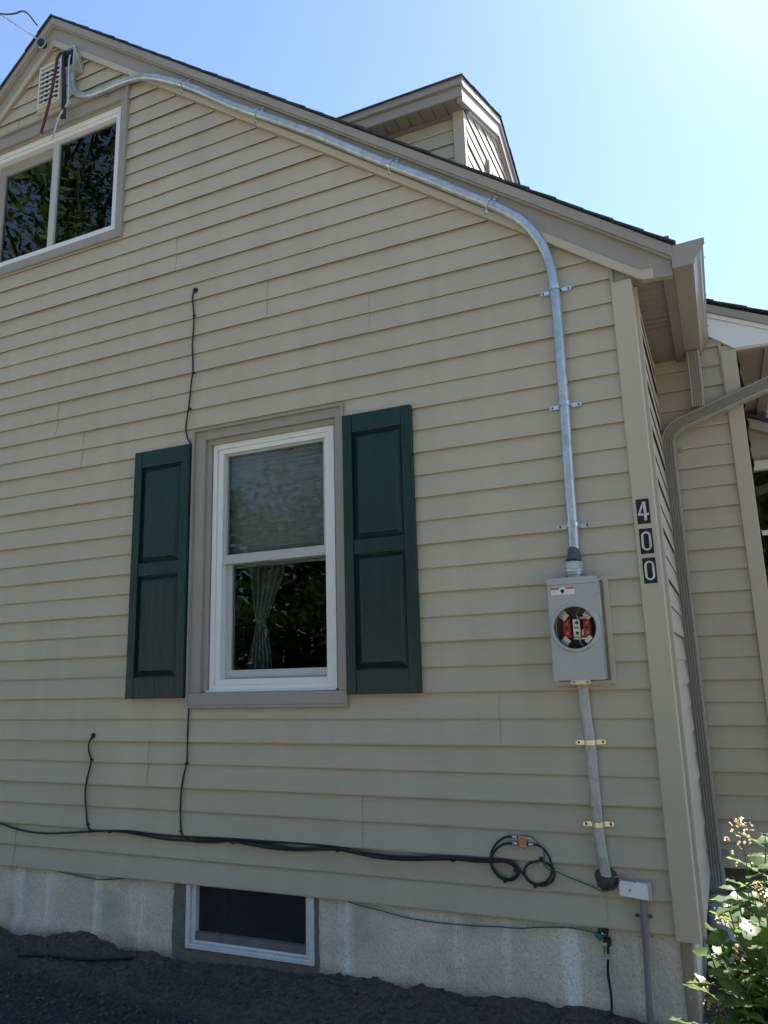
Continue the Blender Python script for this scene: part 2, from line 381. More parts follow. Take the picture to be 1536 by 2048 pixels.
# ---------------------------------------------------------------- lap siding builder
E = 0.1016
def clip(poly, a, b, c):
    """keep a*u+b*z<=c"""
    out = []
    for i in range(len(poly)):
        p, q = poly[i], poly[(i + 1) % len(poly)]
        fp = a * p[0] + b * p[1] - c; fq = a * q[0] + b * q[1] - c
        if fp <= 0: out.append(p)
        if fp * fq < 0:
            t = fp / (fp - fq); out.append((p[0] + t * (q[0] - p[0]), p[1] + t * (q[1] - p[1])))
    return out
def siding(mb, to3, u0, u1, z0, z1, planes=(), holes=(), seams=(), seed=0, maxlen=3.6, wob=1.0, dep=1.0):
    """to3(u,n,z) -> world. planes: keep a*u+b*z<=c. holes (ua,ub,za,zb). seams {panel: [u...]}"""
    rnd = random.Random(seed)
    i = 0
    seams = dict(seams)
    while z0 + i * E < z1:
        za, zb = z0 + i * E, min(z0 + (i + 1) * E, z1)
        pn = i // 2
        if pn not in seams:
            q = u0 + rnd.uniform(.8, maxlen); L = []
            while q < u1 - .5: L.append(q); q += rnd.uniform(2.8, 3.8)
            seams[pn] = L
        sm = [s_ for s_ in seams[pn] if u0 < s_ < u1]
        cuts = sorted({u0, u1, *[c for h in holes for c in h[:2] if u0 < c < u1], *sm})
        fine = []
        for a, b in zip(cuts[:-1], cuts[1:]):
            k = max(1, int((b - a) / .3)); fine += [a + (b - a) * t / k for t in range(k)]
        fine.append(cuts[-1])
        d0 = (.0190 if i % 2 == 0 else .0150) * dep
        d1 = .0015
        def off(u):
            k = sum(1 for s_ in sm if s_ <= u + 1e-6)
            return .0 if k % 2 else .0022
        def P(u, z, o, extra=0):
            t = (z - za) / E
            wv = wob * (noise.noise(Vector((u * 1.1, i * 3.7 + seed, 0))) * .0022)
            zz = wob * noise.noise(Vector((u * .9, i * 5.1 + seed, 9))) * .0028 * (1 - t if t < 1 else 0)
            # rounded nose near the bottom of the board
            d = d0 + (d1 - d0) * min(t, 1)
            return to3(u, d + o + wv * max(0, 1 - t) + extra, z + zz)
        for a, b in zip(fine[:-1], fine[1:]):
            mid = (a + b) / 2; o = off(mid)
            spans = [(za, zb)]
            for (ha, hb, hz0, hz1) in holes:
                if ha - 1e-6 <= mid <= hb + 1e-6:
                    ns = []
                    for s0, s1 in spans:
                        if hz1 <= s0 or hz0 >= s1: ns.append((s0, s1)); continue
                        if hz0 > s0: ns.append((s0, hz0))
                        if hz1 < s1: ns.append((hz1, s1))
                    spans = ns
            for s0, s1 in spans:
                for (t0, t1) in ((s0, min(s1, za + .005)), (max(s0, za + .005), s1 + (.025 if s1 > zb - 1e-6 else 0))) if s0 < za + .005 else ((s0, s1 + (.025 if s1 > zb - 1e-6 else 0)),):
                    if t1 <= t0: continue
                    poly = [(a, t0), (b, t0), (b, t1), (a, t1)]
                    for pl in planes:
                        poly = clip(poly, *pl)
                        if len(poly) < 3: break
                    if len(poly) < 3: continue
                    nose = -.0022
                    mb.face([P(u, z, o, nose if z < za + 1e-5 else 0) for u, z in poly])
                    if abs(t0 - za) < 1e-6:
                        us = [u for u, z in poly if abs(z - za) < 1e-6]
                        if len(us) >= 2:
                            ua, ub = min(us), max(us)
                            A = P(ua, za, o, nose); B = P(ub, za, o, nose)
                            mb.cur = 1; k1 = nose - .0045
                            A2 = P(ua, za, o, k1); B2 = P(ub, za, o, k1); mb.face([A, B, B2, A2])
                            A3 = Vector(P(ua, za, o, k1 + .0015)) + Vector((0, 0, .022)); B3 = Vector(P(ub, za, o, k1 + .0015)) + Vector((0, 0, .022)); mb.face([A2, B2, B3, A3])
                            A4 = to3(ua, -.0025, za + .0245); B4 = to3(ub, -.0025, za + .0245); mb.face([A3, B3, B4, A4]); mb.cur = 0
        for s_ in sm:      # visible end of the overlapping board
            o0, o1 = off(s_ - .01), off(s_ + .01)
            ok = all(pl[0] * s_ + pl[1] * zb <= pl[2] for pl in planes) and not any(h[0] < s_ < h[1] and h[3] > za and h[2] < zb for h in holes)
            if ok: mb.face([P(s_, za, o0), P(s_, za, o1), P(s_, zb, o1), P(s_, zb, o0)])
        i += 1

# ================================================================ THE HOUSE
HX = -3.33                                     # ridge position
house = empty('house', (-1.7, 0, -.3))
tag(house, 'tan vinyl sided house gable with grey-brown trim, green shutters and a small roof dormer', 'house')
def H(o): reparent([o], house); return o
def sub(o, par): o.parent = par; o.matrix_parent_inverse = par.matrix_world.inverted() if False else Matrix.Identity(4); return o

RS = .742
def chev(zr, x_r, zr_thick, x_l=-5.9, ls=.92, zpk=None):
    """chevron outline: upper line z=zr-RS*x on the right, steeper on the left"""
    pk = zr - RS * HX
    t = zr_thick
    return [(x_l, pk - ls * (HX - x_l)), (HX, pk), (x_r, zr - RS * x_r), (x_r, zr - RS * x_r - t), (HX, pk - t), (x_l, pk - ls * (HX - x_l) - t)]

# main siding wall
W1 = (-2.140, -1.306, .772, 2.108)              # main window rough opening
W2 = (-3.965, -2.695, 3.37, 4.372)              # gable window
mb = MB()
seams = {11: [-.571, -3.1], 13: [-1.72], 12: [-1.161], 3: [-.648], 2: [-2.37], 0: [-.296, -3.2], 15: [-2.3], 8: [], 9: [], 10: [-2.9], 5: [], 6: [], 4: [], 1: [-1.25], 7: []}
siding(mb, lambda u, n_, z: (u, -n_, z), -6.2, -.07, 0, 5.1, planes=[(RS, 1, 2.47), (-.92, 1, 2.47 - RS * HX + .92 * 3.33)], holes=[W1, W2], seams=seams, seed=3)
M['lapshade'] = mat('lap_shade_and_grime', (.06, .05, .03), .8, var=.25, vscale=6)  # dark olive paints the shadow line under each lap, with some grime
SD = [M['siding'], M['lapshade']]
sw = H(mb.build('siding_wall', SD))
mb = MB()
siding(mb, lambda u, n_, z: (n_, u, z), .065, .935, 0, 2.42, seams={k: [] for k in range(20)}, seed=5, dep=.72)
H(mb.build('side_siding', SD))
mb = MB()
cutx = sorted({-6.2, W1[0] + .01, W1[1] - .01, W2[0] + .01, W2[1] - .01, -.08})
def sheath(x0, x1, zlo, zhi=None):
    zt = lambda x: (2.46 - RS * x) if x >= HX else (2.46 - RS * HX - .92 * (HX - x))
    xsx = [x0] + ([HX] if x0 < HX < x1 else []) + [x1]
    poly = [(x0, zlo), (x1, zlo)] + ([(x, zhi) for x in reversed(xsx)] if zhi else [(x, zt(x)) for x in reversed(xsx)])
    mb.prism(poly, .0031, .02)
xa, xb, xc, xd = W2[0] + .01, W2[1] - .01, W1[0] + .01, W1[1] - .01
sheath(-6.0, xa, .012); sheath(xa, xb, .012, W2[2] + .01); sheath(xa, xb, W2[3] - .01); sheath(xb, xc, .012)
sheath(xc, xd, .012, W1[2] + .01); sheath(xc, xd, W1[3] - .01); sheath(xd, -.08, .012)
H(mb.build('sheathing', M['dark']))
mb = MB(); mb.box(-.02, -.0031, .061, .94, -.0, 2.41); H(mb.build('side_sheathing', M['corner']))
mb = MB(); mb.box(-.02, .32, .9535, .97, .012, 2.45); mb.prism([(-.02, 2.45), (.32, 2.45), (-.02, 2.6)], .9535, .97); H(mb.build('wing_sheathing', M['dark']))
mb = MB(); mb.box(.36, .388, .971, 2.3, -.5, 2.41); H(mb.build('wing_side_sheathing', M['dark']))
# starter strip under the bottom course
mb = MB(); mb.box(-6.2, -.07, -.0065, .0, .003, .012); H(mb.build('starter_strip', M['trim']))

# corner board
mb = MB()
mb.box(-.079, .001, -.030, .066, -.016, 2.412)
mb.box(-.02, .0155, .050, .0665, -.016, 2.412)
H(mb.build('corner_board', M['corner'], bevel=.003))
mb = MB()   # small closure between the board top and the rake
mb.box(-.075, .105, -.008, .03, 2.413, 2.56)
mb.box(-.083, -.068, -.024, -.009, 2.413, 2.475)
H(mb.build('gable_return', M['trim'], bevel=.0015))
mb = MB(); mb.box(-.018, .012, .9, .944, .07, 2.425); H(mb.build('inside_corner_trim', M['corner'], bevel=.002))

# foundation
mb = MB()
bw = (-2.134, -1.482, -.262, .01)
FX = -.03
mb.box(-6.2, bw[0], .004, .3, -1.0, .0); mb.box(bw[1], FX, .004, .3, -1.0, .0); mb.box(bw[0], bw[1], .004, .3, -1.0, bw[2])
mb.box(FX - .28, FX, .3, .95, -1.0, .0)
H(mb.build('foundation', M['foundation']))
mb = MB(); mb.box(-.068, -.026, -.006, .09, -.9, -.02); H(mb.build('corner_post', M['ledgewood'], bevel=.006))
# grey cement patch with ragged outline round the basement window
mb = MB()
def ragged(pts, amp, n=14, sd=1):
    rn = random.Random(sd); out = []
    for i in range(len(pts) - 1):
        a, b = Vector(pts[i]), Vector(pts[i + 1]); d = b - a; nr = Vector((-d.y, d.x)).normalized() if d.length else Vector((0, 0))
        for k in range(n):
            out.append(a + d * (k / n) + nr * rn.uniform(-amp, amp))
    out.append(Vector(pts[-1])); return [(p.x, p.y) for p in out]
mb.prism(ragged([(-2.204, -.001), (-2.21, -.15), (-2.198, -.45)], .004, 16, 2) + [(-2.137, -.45), (-2.137, -.001)], -.001, .003)
mb.prism([(-2.1365, -.2635), (-2.1365, -.45)] + ragged([(-1.47, -.45), (-1.462, -.3), (-1.466, -.001)], .003, 16, 4) + [(-1.479, -.001), (-1.479, -.2635)], -.001, .003)
H(mb.build('cement_patch', M['cement']))

# basement window
bwo = MB()
def frame(mb, x0, x1, z0, z1, w_, y0, y1, wt=None, wb=None, wr=None):
    wt = w_ if wt is None else wt; wb = w_ if wb is None else wb; wr = w_ if wr is None else wr
    mb.box(x0, x0 + w_, y0, y1, z0, z1); mb.box(x1 - wr, x1, y0, y1, z0, z1)
    mb.box(x0 + w_, x1 - wr, y0, y1, z0, z0 + wb); mb.box(x0 + w_, x1 - wr, y0, y1, z1 - wt, z1)
frame(bwo, -2.132, -1.484, -.26, .02, .018, -.008, .05)
b_ = H(bwo.build('basement_window', M['whiteold'], bevel=.002))
def child(mbx, name, mats, par, **k):
    o = mbx.build(name, mats, **k); o.parent = par; o.matrix_parent_inverse = Matrix.Identity(4) if par.parent is None else par.matrix_parent_inverse.inverted() @ Matrix.Identity(4)
    return o
def subpart(mbx, name, mats, par, **k):
    """par is a mesh part of a thing whose world transform is identity"""
    o = mbx.build(name, mats, **k); o.parent = par
    return o
q = MB(); frame(q, -2.112, -1.504, -.24, .02, .022, .006, .04, wb=.012, wr=.022); subpart(q, 'sash', M['whiteold'], b_, bevel=.0015)
q = MB(); q.box(-2.09, -1.526, .034, .037, -.228, .02); subpart(q, 'glass', M['bglass'], b_)
q = MB(); q.box(-2.09, -1.526, .008, .033, -.228, -.196); subpart(q, 'inner_sill', mat('basement_sill', (.16, .16, .17), .7, var=.2, vscale=20), b_)
q = MB()
def room(mb, x0, x1, z0, z1, y0, y1, pad=.3):
    X0, X1, Z0, Z1 = x0 - pad, x1 + pad, z0 - pad, z1 + pad
    mb.face([(X0, y1, Z0), (X1, y1, Z0), (X1, y1, Z1), (X0, y1, Z1)])
    mb.face([(X0, y0, Z0), (X0, y1, Z0), (X0, y1, Z1), (X0, y0, Z1)]); mb.face([(X1, y0, Z0), (X1, y1, Z0), (X1, y1, Z1), (X1, y0, Z1)])
    mb.face([(X0, y0, Z0), (X1, y0, Z0), (X1, y1, Z0), (X0, y1, Z0)]); mb.face([(X0, y0, Z1), (X1, y0, Z1), (X1, y1, Z1), (X0, y1, Z1)])
    for (a, b, c, d) in ((X0, x0, Z0, Z1), (x1, X1, Z0, Z1), (x0, x1, Z0, z0), (x0, x1, z1, Z1)):
        mb.face([(a, y0, c), (b, y0, c), (b, y0, d), (a, y0, d)])
room(q, -2.13, -1.49, -.25, .02, .06, 1.0, .12); subpart(q, 'interior', M['dark'], b_)

# rake trim, frieze and roof
mb = MB(); mb.prism(chev(2.62, .162, .05), -.062, .0); mb.prism(chev(2.572, .160, .012), -.052, .0)
H(mb.build('rake_fascia', M['trim'], bevel=.0025))
mb = MB()
pk = 2.562 - RS * HX
fb = [(.155, 2.386), (.087, 2.392), (.04, 2.396), (-.061, 2.466), (-1.344, 3.425), (-2.37, 4.19), (HX, 4.9), (-5.9, 4.9 - .92 * 2.57)]
ft = lambda x: 2.562 - RS * x if x >= HX else pk - .92 * (HX - x)
for (xa, za_), (xb, zb_) in zip(fb[:-1], fb[1:]):
    mb.prism([(xa, za_), (xa, ft(xa)), (xb, ft(xb)), (xb, zb_)], -.030, .0)
H(mb.build('frieze_board', M['trim']))
mb = MB()
lo = [(.087, 2.388), (.04, 2.392), (-.061, 2.464), (-1.344, 3.425), (-2.37, 4.19), (HX, 4.895), (-5.9, 4.895 - .92 * 2.57)]
mb.prism(lo + [(x, z + .042) for x, z in reversed(lo)], -.040, -.0285)
H(mb.build('siding_channel', M['corner'], bevel=.0015))
# shingles: overlapping courses, each a thin tilted slab with a slightly uneven rake edge
rn = random.Random(11)
mb = MB()
def shingles(mb, p_eave, p_ridge, ydir, L, exp=.135, th=.0065, jit=.005):
    """p_eave,p_ridge: 3D points on the near edge; ydir: direction of the courses"""
    p0, p1 = Vector(p_eave), Vector(p_ridge); D = (p1 - p0); n_ = int(D.length / exp); d = D / n_
    yd = Vector(ydir).normalized(); nr = d.normalized().cross(yd); nr = nr if nr.z > 0 else -nr
    for i in range(n_):
        a = p0 + d * i; b = p0 + d * (i + 1.08); s0 = -yd * rn.uniform(0, jit)
        lift = th * rn.uniform(.9, 1.5); sag = rn.uniform(-.002, .003)
        lo0, lo1 = a + s0 + nr * (.004 + sag), a + yd * L + nr * .004
        hi0, hi1 = b + s0 + nr * .002, b + yd * L + nr * .002
        v = [lo0, lo1, hi1, hi0, lo0 + nr * lift, lo1 + nr * lift, hi1 + nr * .006, hi0 + nr * .006]
        mb.mesh(v, [(0, 1, 2, 3), (7, 6, 5, 4), (0, 4, 5, 1), (1, 5, 6, 2), (2, 6, 7, 3), (3, 7, 4, 0)])
top = lambda x: 2.622 - RS * x
pkz = top(HX)
shingles(mb, (.172, -.070, top(.172)), (HX, -.070, pkz), (0, 1, 0), 8)
shingles(mb, (-5.9, -.070, pkz - .92 * 2.57), (HX, -.070, pkz), (0, 1, 0), 8)
mb.prism([(.15, top(.15) - .03), (HX, pkz - .03), (-5.9, pkz - .92 * 2.57 - .03), (-5.9, pkz - .92 * 2.57 - .005), (HX, pkz - .002), (.15, top(.15) - .003)], .001, 7.98)
H(mb.build('roof', M['shingle']))
mb = MB()  # rear and left walls close the body of the house
mb.box(-6.0, -5.9, .02, 8, -1, 2.7); mb.prism([(-5.95, -1), (0, -1), (0, 2.55), (HX, 5.0), (-5.95, 2.62)], 7.8, 7.9)
mb.box(-.1, -.03, 1.0, 7.8, -1, 2.5)
H(mb.build('rear_wall', M['siding']))

# eave: soffit, fascia, gutter
mb = MB()
y = .002
k = 0
while y < .94:
    mb.box(.0, .118, y, y + .046, 2.412, 2.418)
    mb.box(.0, .118, y + .046, y + .050, 2.416, 2.4215)
    y += .05; k += 1
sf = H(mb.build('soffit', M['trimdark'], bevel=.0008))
for yy in (-.012, .385, .435, .485):
    mb = MB()
    for i_ in range(14):
        for j_ in range(3):
            mb.box(.008 + i_ * .0078, .008 + i_ * .0078 + .003, yy + j_ * .011, yy + j_ * .011 + .003, 2.4112, 2.4122)
    subpart(mb, 'vent_holes', M['dark'], sf)
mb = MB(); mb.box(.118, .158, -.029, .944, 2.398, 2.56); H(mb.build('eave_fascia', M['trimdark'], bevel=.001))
mb = MB()
gp = [(.1595, 2.49), (.1595, 2.409), (.234, 2.409), (.238, 2.425), (.252, 2.445), (.262, 2.452), (.268, 2.47), (.276, 2.476), (.276, 2.497), (.268, 2.499), (.268, 2.494)]
rows = [-.052, .1, .3, .5, .7, .935]
for i_ in range(len(gp) - 1):
    (a, b), (c, d) = gp[i_], gp[i_ + 1]
    for y0, y1 in zip(rows[:-1], rows[1:]):
        mb.face([(a, y0, b), (c, y0, d), (c, y1, d), (a, y1, b)])
        mb.face([(a + .0015 if i_ > 1 else a, y0, b), (c, y0, d), (c, y1, d), (a, y1, b)]) if False else None
for yy in (-.052, .935):
    mb.face([(a, yy, b) for a, b in gp[:-2]])
g_ = H(mb.build('gutter', M['trim'], smooth=True, angle=25))
gs = g_.modifiers.new('solid', 'SOLIDIFY'); gs.thickness = .0016
mb = MB(); mb.prism([(.158, 2.402), (.2365, 2.402), (.242, 2.425), (.255, 2.442), (.266, 2.45), (.272, 2.468), (.281, 2.474), (.281, 2.502), (.158, 2.497)], -.056, -.0525)
subpart(mb, 'end_cap', M['trim'], g_, bevel=.001)
for yy in (.08, .42, .76):
    mb = MB(); mb.tube([(.165, yy, 2.488), (.281, yy, 2.488)], .003, 6); subpart(mb, 'hanger_screw', M['trimdark'], g_)

# downspout
def dsprof(w_, d_, ribs=4):
    out = []
    n_ = ribs * 2 + 1
    for k in range(n_):
        a0 = -w_ / 2 + .008 + (w_ - .016) * k / n_; a1 = -w_ / 2 + .008 + (w_ - .016) * (k + 1) / n_
        y_ = -d_ / 2 if k % 2 == 0 else -d_ / 2 + .008
        out += [(a0 + .0006, y_), (a1 - .0006, y_)]
    out = [(-w_ / 2, -d_ / 2 + .006), (-w_ / 2 + .004, -d_ / 2 + .0005)] + out + [(w_ / 2 - .004, -d_ / 2 + .0005), (w_ / 2, -d_ / 2 + .006), (w_ / 2, d_ / 2), (-w_ / 2, d_ / 2)]
    return out
ds = empty('downspout', (.036, .9, .0)); tag(ds, 'ribbed brown aluminium downspout with a crimped elbow beside the house corner', 'downspout')
def D(mbx, name, **k):
    o = mbx.build(name, M['trim'], **k); reparent([o], ds); return o
def swp(pts, w_=.066, d_=.05, sc=None, side=(1, 0, 0)):
    q = MB()
    P_ = [Vector(p) for p in pts]; n = len(P_); prof = dsprof(w_, d_); v = []
    for i in range(n):
        t = (P_[min(i + 1, n - 1)] - P_[max(i - 1, 0)]).normalized()
        fwd = Vector((0, -1, 0)); fwd = (fwd - t * fwd.dot(t)).normalized(); a = fwd.cross(t)
        s_ = sc[i] if sc else 1
        v += [P_[i] + a * (x * s_) - fwd * (y_ * s_) for x, y_ in prof]
    kk = len(prof)
    f = [(i * kk + j, i * kk + (j + 1) % kk, (i + 1) * kk + (j + 1) % kk, (i + 1) * kk + j) for i in range(n - 1) for j in range(kk)]
    f += [tuple(range(kk - 1, -1, -1)), tuple(range((n - 1) * kk, n * kk))]
    q.mesh(v, f); return q
yd_ = .895
D(swp([(.035, yd_, .03), (.035, yd_, 1.0), (.035, yd_, 1.93)]), 'pipe', smooth=True, angle=20)
D(swp([(.035, yd_, 1.9), (.035, yd_, 1.965)], .071, .055), 'collar', smooth=True, angle=20)
el = []; sc = []
for k in range(25):
    a = k / 24
    ang = a * R(72)
    rr_ = .105
    el.append((.035 + rr_ * (1 - math.cos(ang)), yd_ - .012 * a, 1.955 + rr_ * math.sin(ang))); sc.append(1.06 if k % 3 else .99)
dx, dz = math.sin(R(72)), math.cos(R(72))
ex, ez = el[-1][0], el[-1][2]
el.append((ex + dx * .03, yd_ - .015, ez + dz * .03)); sc.append(1.05)
D(swp(el, .068, .052, sc), 'elbow', smooth=True, angle=20)
L_ = .62
D(swp([(ex + dx * .022, yd_ - .014, ez + dz * .022), (ex + dx * L_, yd_ - .03, ez + dz * L_)], .066, .05), 'diagonal_pipe', smooth=True, angle=20)
D(swp([(.196, yd_ - .045, 2.405), (.196, yd_ - .035, 2.22), (.192, yd_ - .015, 2.13)], .062, .05), 'gutter_outlet', smooth=True, angle=20)
D(swp([(.035, yd_, .055), (.035, yd_, .03), (.036, yd_ - .004, .0), (.037, yd_ - .03, -.04), (.037, yd_ - .07, -.07)], .071, .056, [1, 1, 1.04, 1, 1.04]), 'bottom_elbow', smooth=True, angle=20)
for zz in (.06, 1.925):
    q = MB(); q.box(.067, .098, .928, .932, zz, zz + .025); q.disc((.086, .929, zz + .012), (0, -1, 0), .004, .004); D(q, 'bracket')
for zz in (.045, 1.93):
    q = MB(); q.disc((.036, .868, zz), (0, -1, 0), .003, .002, 8); o = q.build('screw', M['darkbox']); reparent([o], ds)

# wing of the house behind the downspout
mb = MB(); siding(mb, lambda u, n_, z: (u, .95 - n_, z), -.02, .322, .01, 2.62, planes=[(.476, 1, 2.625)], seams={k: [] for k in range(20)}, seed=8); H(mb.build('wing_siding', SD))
mb = MB(); mb.box(.322, .392, .918, 1.0, -.01, 2.41); H(mb.build('wing_corner_board', M['corner'], bevel=.003))
mb = MB(); mb.box(.316, .330, .926, .934, 2.2, 2.46); mb.box(.328, .39, .93, .96, 2.41, 2.44); H(mb.build('wing_trim_strip', M['corner'], bevel=.001))
mb = MB(); mb.box(-.02, .39, 1.0, 1.05, -1, .012); mb.box(.39, .44, 1.0, 2.2, -1, .02); H(mb.build('wing_foundation', M['cement']))
wt = lambda x: 2.673 - .476 * (x - .278)
mb = MB(); mb.prism([(-.25, wt(-.25) - .052), (.59, wt(.59) - .052), (.59, wt(.59) - .01), (-.25, wt(-.25) - .01)], .885, .95); H(mb.build('wing_rake', M['trim'], bevel=.002))
mb = MB(); mb.prism([(-.25, wt(-.25) - .075), (.585, wt(.585) - .075), (.585, wt(.585) - .053), (-.25, wt(-.25) - .053)], .9, .95)
mb.prism([(.2, wt(.2) - .15), (.355, 2.437), (.385, 2.411), (.58, 2.409), (.58, wt(.58) - .076), (.2, wt(.2) - .076)], .912, .949)
H(mb.build('wing_frieze', M['whitefascia'], bevel=.001))
mb = MB(); mb.box(.393, .575, .9495, .975, 2.4092, 2.46); H(mb.build('wing_closure', M['trim']))
mb = MB(); shingles(mb, (.60, .875, wt(.60)), (-.25, .875, wt(-.25)), (0, 1, 0), 4.5)
mb.prism([(-.25, wt(-.25) - .02), (.59, wt(.59) - .02), (.59, wt(.59) - .002), (-.25, wt(-.25) - .002)], .95, 5.3)
H(mb.build('wing_roof', M['shingle']))
mb = MB()
y = .976
while y < 2.2:
    mb.box(.392, .52, y, y + .085, 2.4135, 2.42); mb.box(.392, .52, y + .085, y + .09, 2.417, 2.424); y += .09
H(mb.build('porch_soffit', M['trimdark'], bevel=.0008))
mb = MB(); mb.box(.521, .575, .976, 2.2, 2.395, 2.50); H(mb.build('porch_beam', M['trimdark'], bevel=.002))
mb = MB(); mb.box(.39, 1.9, 2.3, 2.4, 2.2, 2.72); H(mb.build('entry_gable', M['porch']))
# set-back wall with a small roofed window
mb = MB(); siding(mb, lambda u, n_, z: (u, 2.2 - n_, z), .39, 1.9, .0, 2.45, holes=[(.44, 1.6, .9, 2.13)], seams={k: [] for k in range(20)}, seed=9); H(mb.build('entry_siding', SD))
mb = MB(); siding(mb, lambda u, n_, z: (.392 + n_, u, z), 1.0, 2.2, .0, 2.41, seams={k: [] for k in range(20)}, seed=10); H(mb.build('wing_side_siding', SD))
mb = MB(); mb.prism([(.40, 2.40), (1.7, 1.80), (1.7, 1.82), (.40, 2.42)], 1.96, 2.19); H(mb.build('entry_roof', M['shingle']))
mb = MB(); mb.prism([(.40, 2.335), (1.7, 1.735), (1.7, 1.798), (.40, 2.398)], 1.985, 2.19); mb.box(.40, 1.7, 2.05, 2.19, 2.13, 2.2)
mb.prism([(.40, 2.2), (.40, 2.334), (.7, 2.197)], 2.05, 2.19)
H(mb.build('entry_roof_fascia', M['trim'], bevel=.002))
mb = MB(); frame(mb, .42, 1.5, .9, 2.128, .035, 2.13, 2.2, wt=.06); wf = H(mb.build('entry_window', M['white'], bevel=.003))
q = MB(); q.box(.455, 1.465, 2.16, 2.185, 1.66, 1.69); subpart(q, 'meeting_rail', M['white'], wf, bevel=.002)
q = MB(); q.box(.455, 1.465, 2.17, 2.174, .935, 2.07); subpart(q, 'glass', M['glass'], wf)
q = MB(); room(q, .46, 1.46, .94, 2.06, 2.2, 3.2, .2); subpart(q, 'interior', M['dark'], wf)

# ---------------------------------------------------------------- main window
mb = MB()
x0, x1, z0, z1 = -2.148, -1.300, .762, 2.118
frame(mb, x0, x1, z0 + .0, z1, .012, -.030, .0)                       # thin outer rim
frame(mb, x0 + .012, x1 - .012, .830, z1 - .012, .058, -.014, .05, wr=.036, wt=.045, wb=.0)
frame(mb, x0 + .070, x1 - .048, .832, z1 - .057, .024, .004, .05, wr=.013, wt=.026, wb=.0)
mb.box(x0 + .012, x1 - .012, -.024, .05, z0 + .012, .829)
win = H(mb.build('window', M['trim'], bevel=.0015))
win['label'] = 'double-hung window with white frame between the green shutters'
mb = MB(); fx0, fx1, fz0, fz1 = -2.050, -1.372, .832, 2.036
frame(mb, fx0, fx1, fz0, fz1, .026, .018, .09, wt=.026, wb=.030)
frame(mb, fx0 + .0265, fx1 - .0265, fz0 + .0305, fz1 - .0265, .026, .026, .09, wt=.024, wb=.026)
mb.prism([(.0, fz0 - .006), (.0, fz0 + .006), (.03, fz0 + .012), (.03, fz0 - .006)], fx0 - .006, fx1 + .004, 'X')
subpart(mb, 'frame', M['white'], win, bevel=.0015)
mb = MB(); frame(mb, -1.997, -1.425, 1.432, 1.985, .014, .040, .07, wt=.010, wb=.045); subpart(mb, 'upper_sash', M['sash'], win, bevel=.0015)
mb = MB(); frame(mb, -1.997, -1.425, .889, 1.440, .030, .071, .10, wt=.008, wb=.040, wr=.012); subpart(mb, 'lower_sash', M['sash'], win, bevel=.0015)
mb = MB(); mb.box(-1.985, -1.437, .055, .058, 1.475, 1.978); mb.box(-1.97, -1.435, .084, .087, .925, 1.435); subpart(mb, 'glass', M['glass'], win)
mb = MB(); room(mb, -2.0, -1.42, .88, 1.99, .101, 2.4, .5); subpart(mb, 'interior', M['room'], win)
mb = MB()
for k in range(26):
    zz = 1.42 + k * .0225
    mb.prism([(.115, zz), (.123, zz + .011), (.115, zz + .0225), (.131, zz + .0225), (.137, zz + .011), (.131, zz)], -2.03, -1.40, 'X')
o = mb.build('window_blind', M['blind']); tag(o, 'grey pleated blind drawn down behind the upper sash of the window', 'blind')
# curtain tied back
mb = MB()
nu, nv = 60, 40
V_ = []
for j in range(nv + 1):
    t = j / nv; zz = 1.44 - t * .55
    tie = 1.16
    if zz > tie: s_ = (zz - tie) / (1.44 - tie); wd = .05 + .17 * s_ ** .8; cx = -1.885 + .035 * s_
    else: s_ = (tie - zz) / (tie - .88); wd = .05 + .075 * min(1, s_ * 1.6); cx = -1.885 - .005 * s_
    for i in range(nu + 1):
        a = i / nu
        V_.append((cx + (a - .5) * wd, .20 + .016 * math.sin(a * 34 + .6 * math.sin(t * 5)) * (.5 + wd * 3), zz))
mb.mesh(V_, [(j * (nu + 1) + i, j * (nu + 1) + i + 1, (j + 1) * (nu + 1) + i + 1, (j + 1) * (nu + 1) + i) for j in range(nv) for i in range(nu)])
o = mb.build('curtain', M['curtain'], smooth=True, angle=180); tag(o, 'sheer white curtain tied back on the left inside the lower window pane', 'curtain')
mb = MB(); mb.tube([(-1.912, .19, 1.165), (-1.885, .178, 1.155), (-1.857, .19, 1.165)], .008, 8); subpart(mb, 'tie_back', M['curtain'], o)

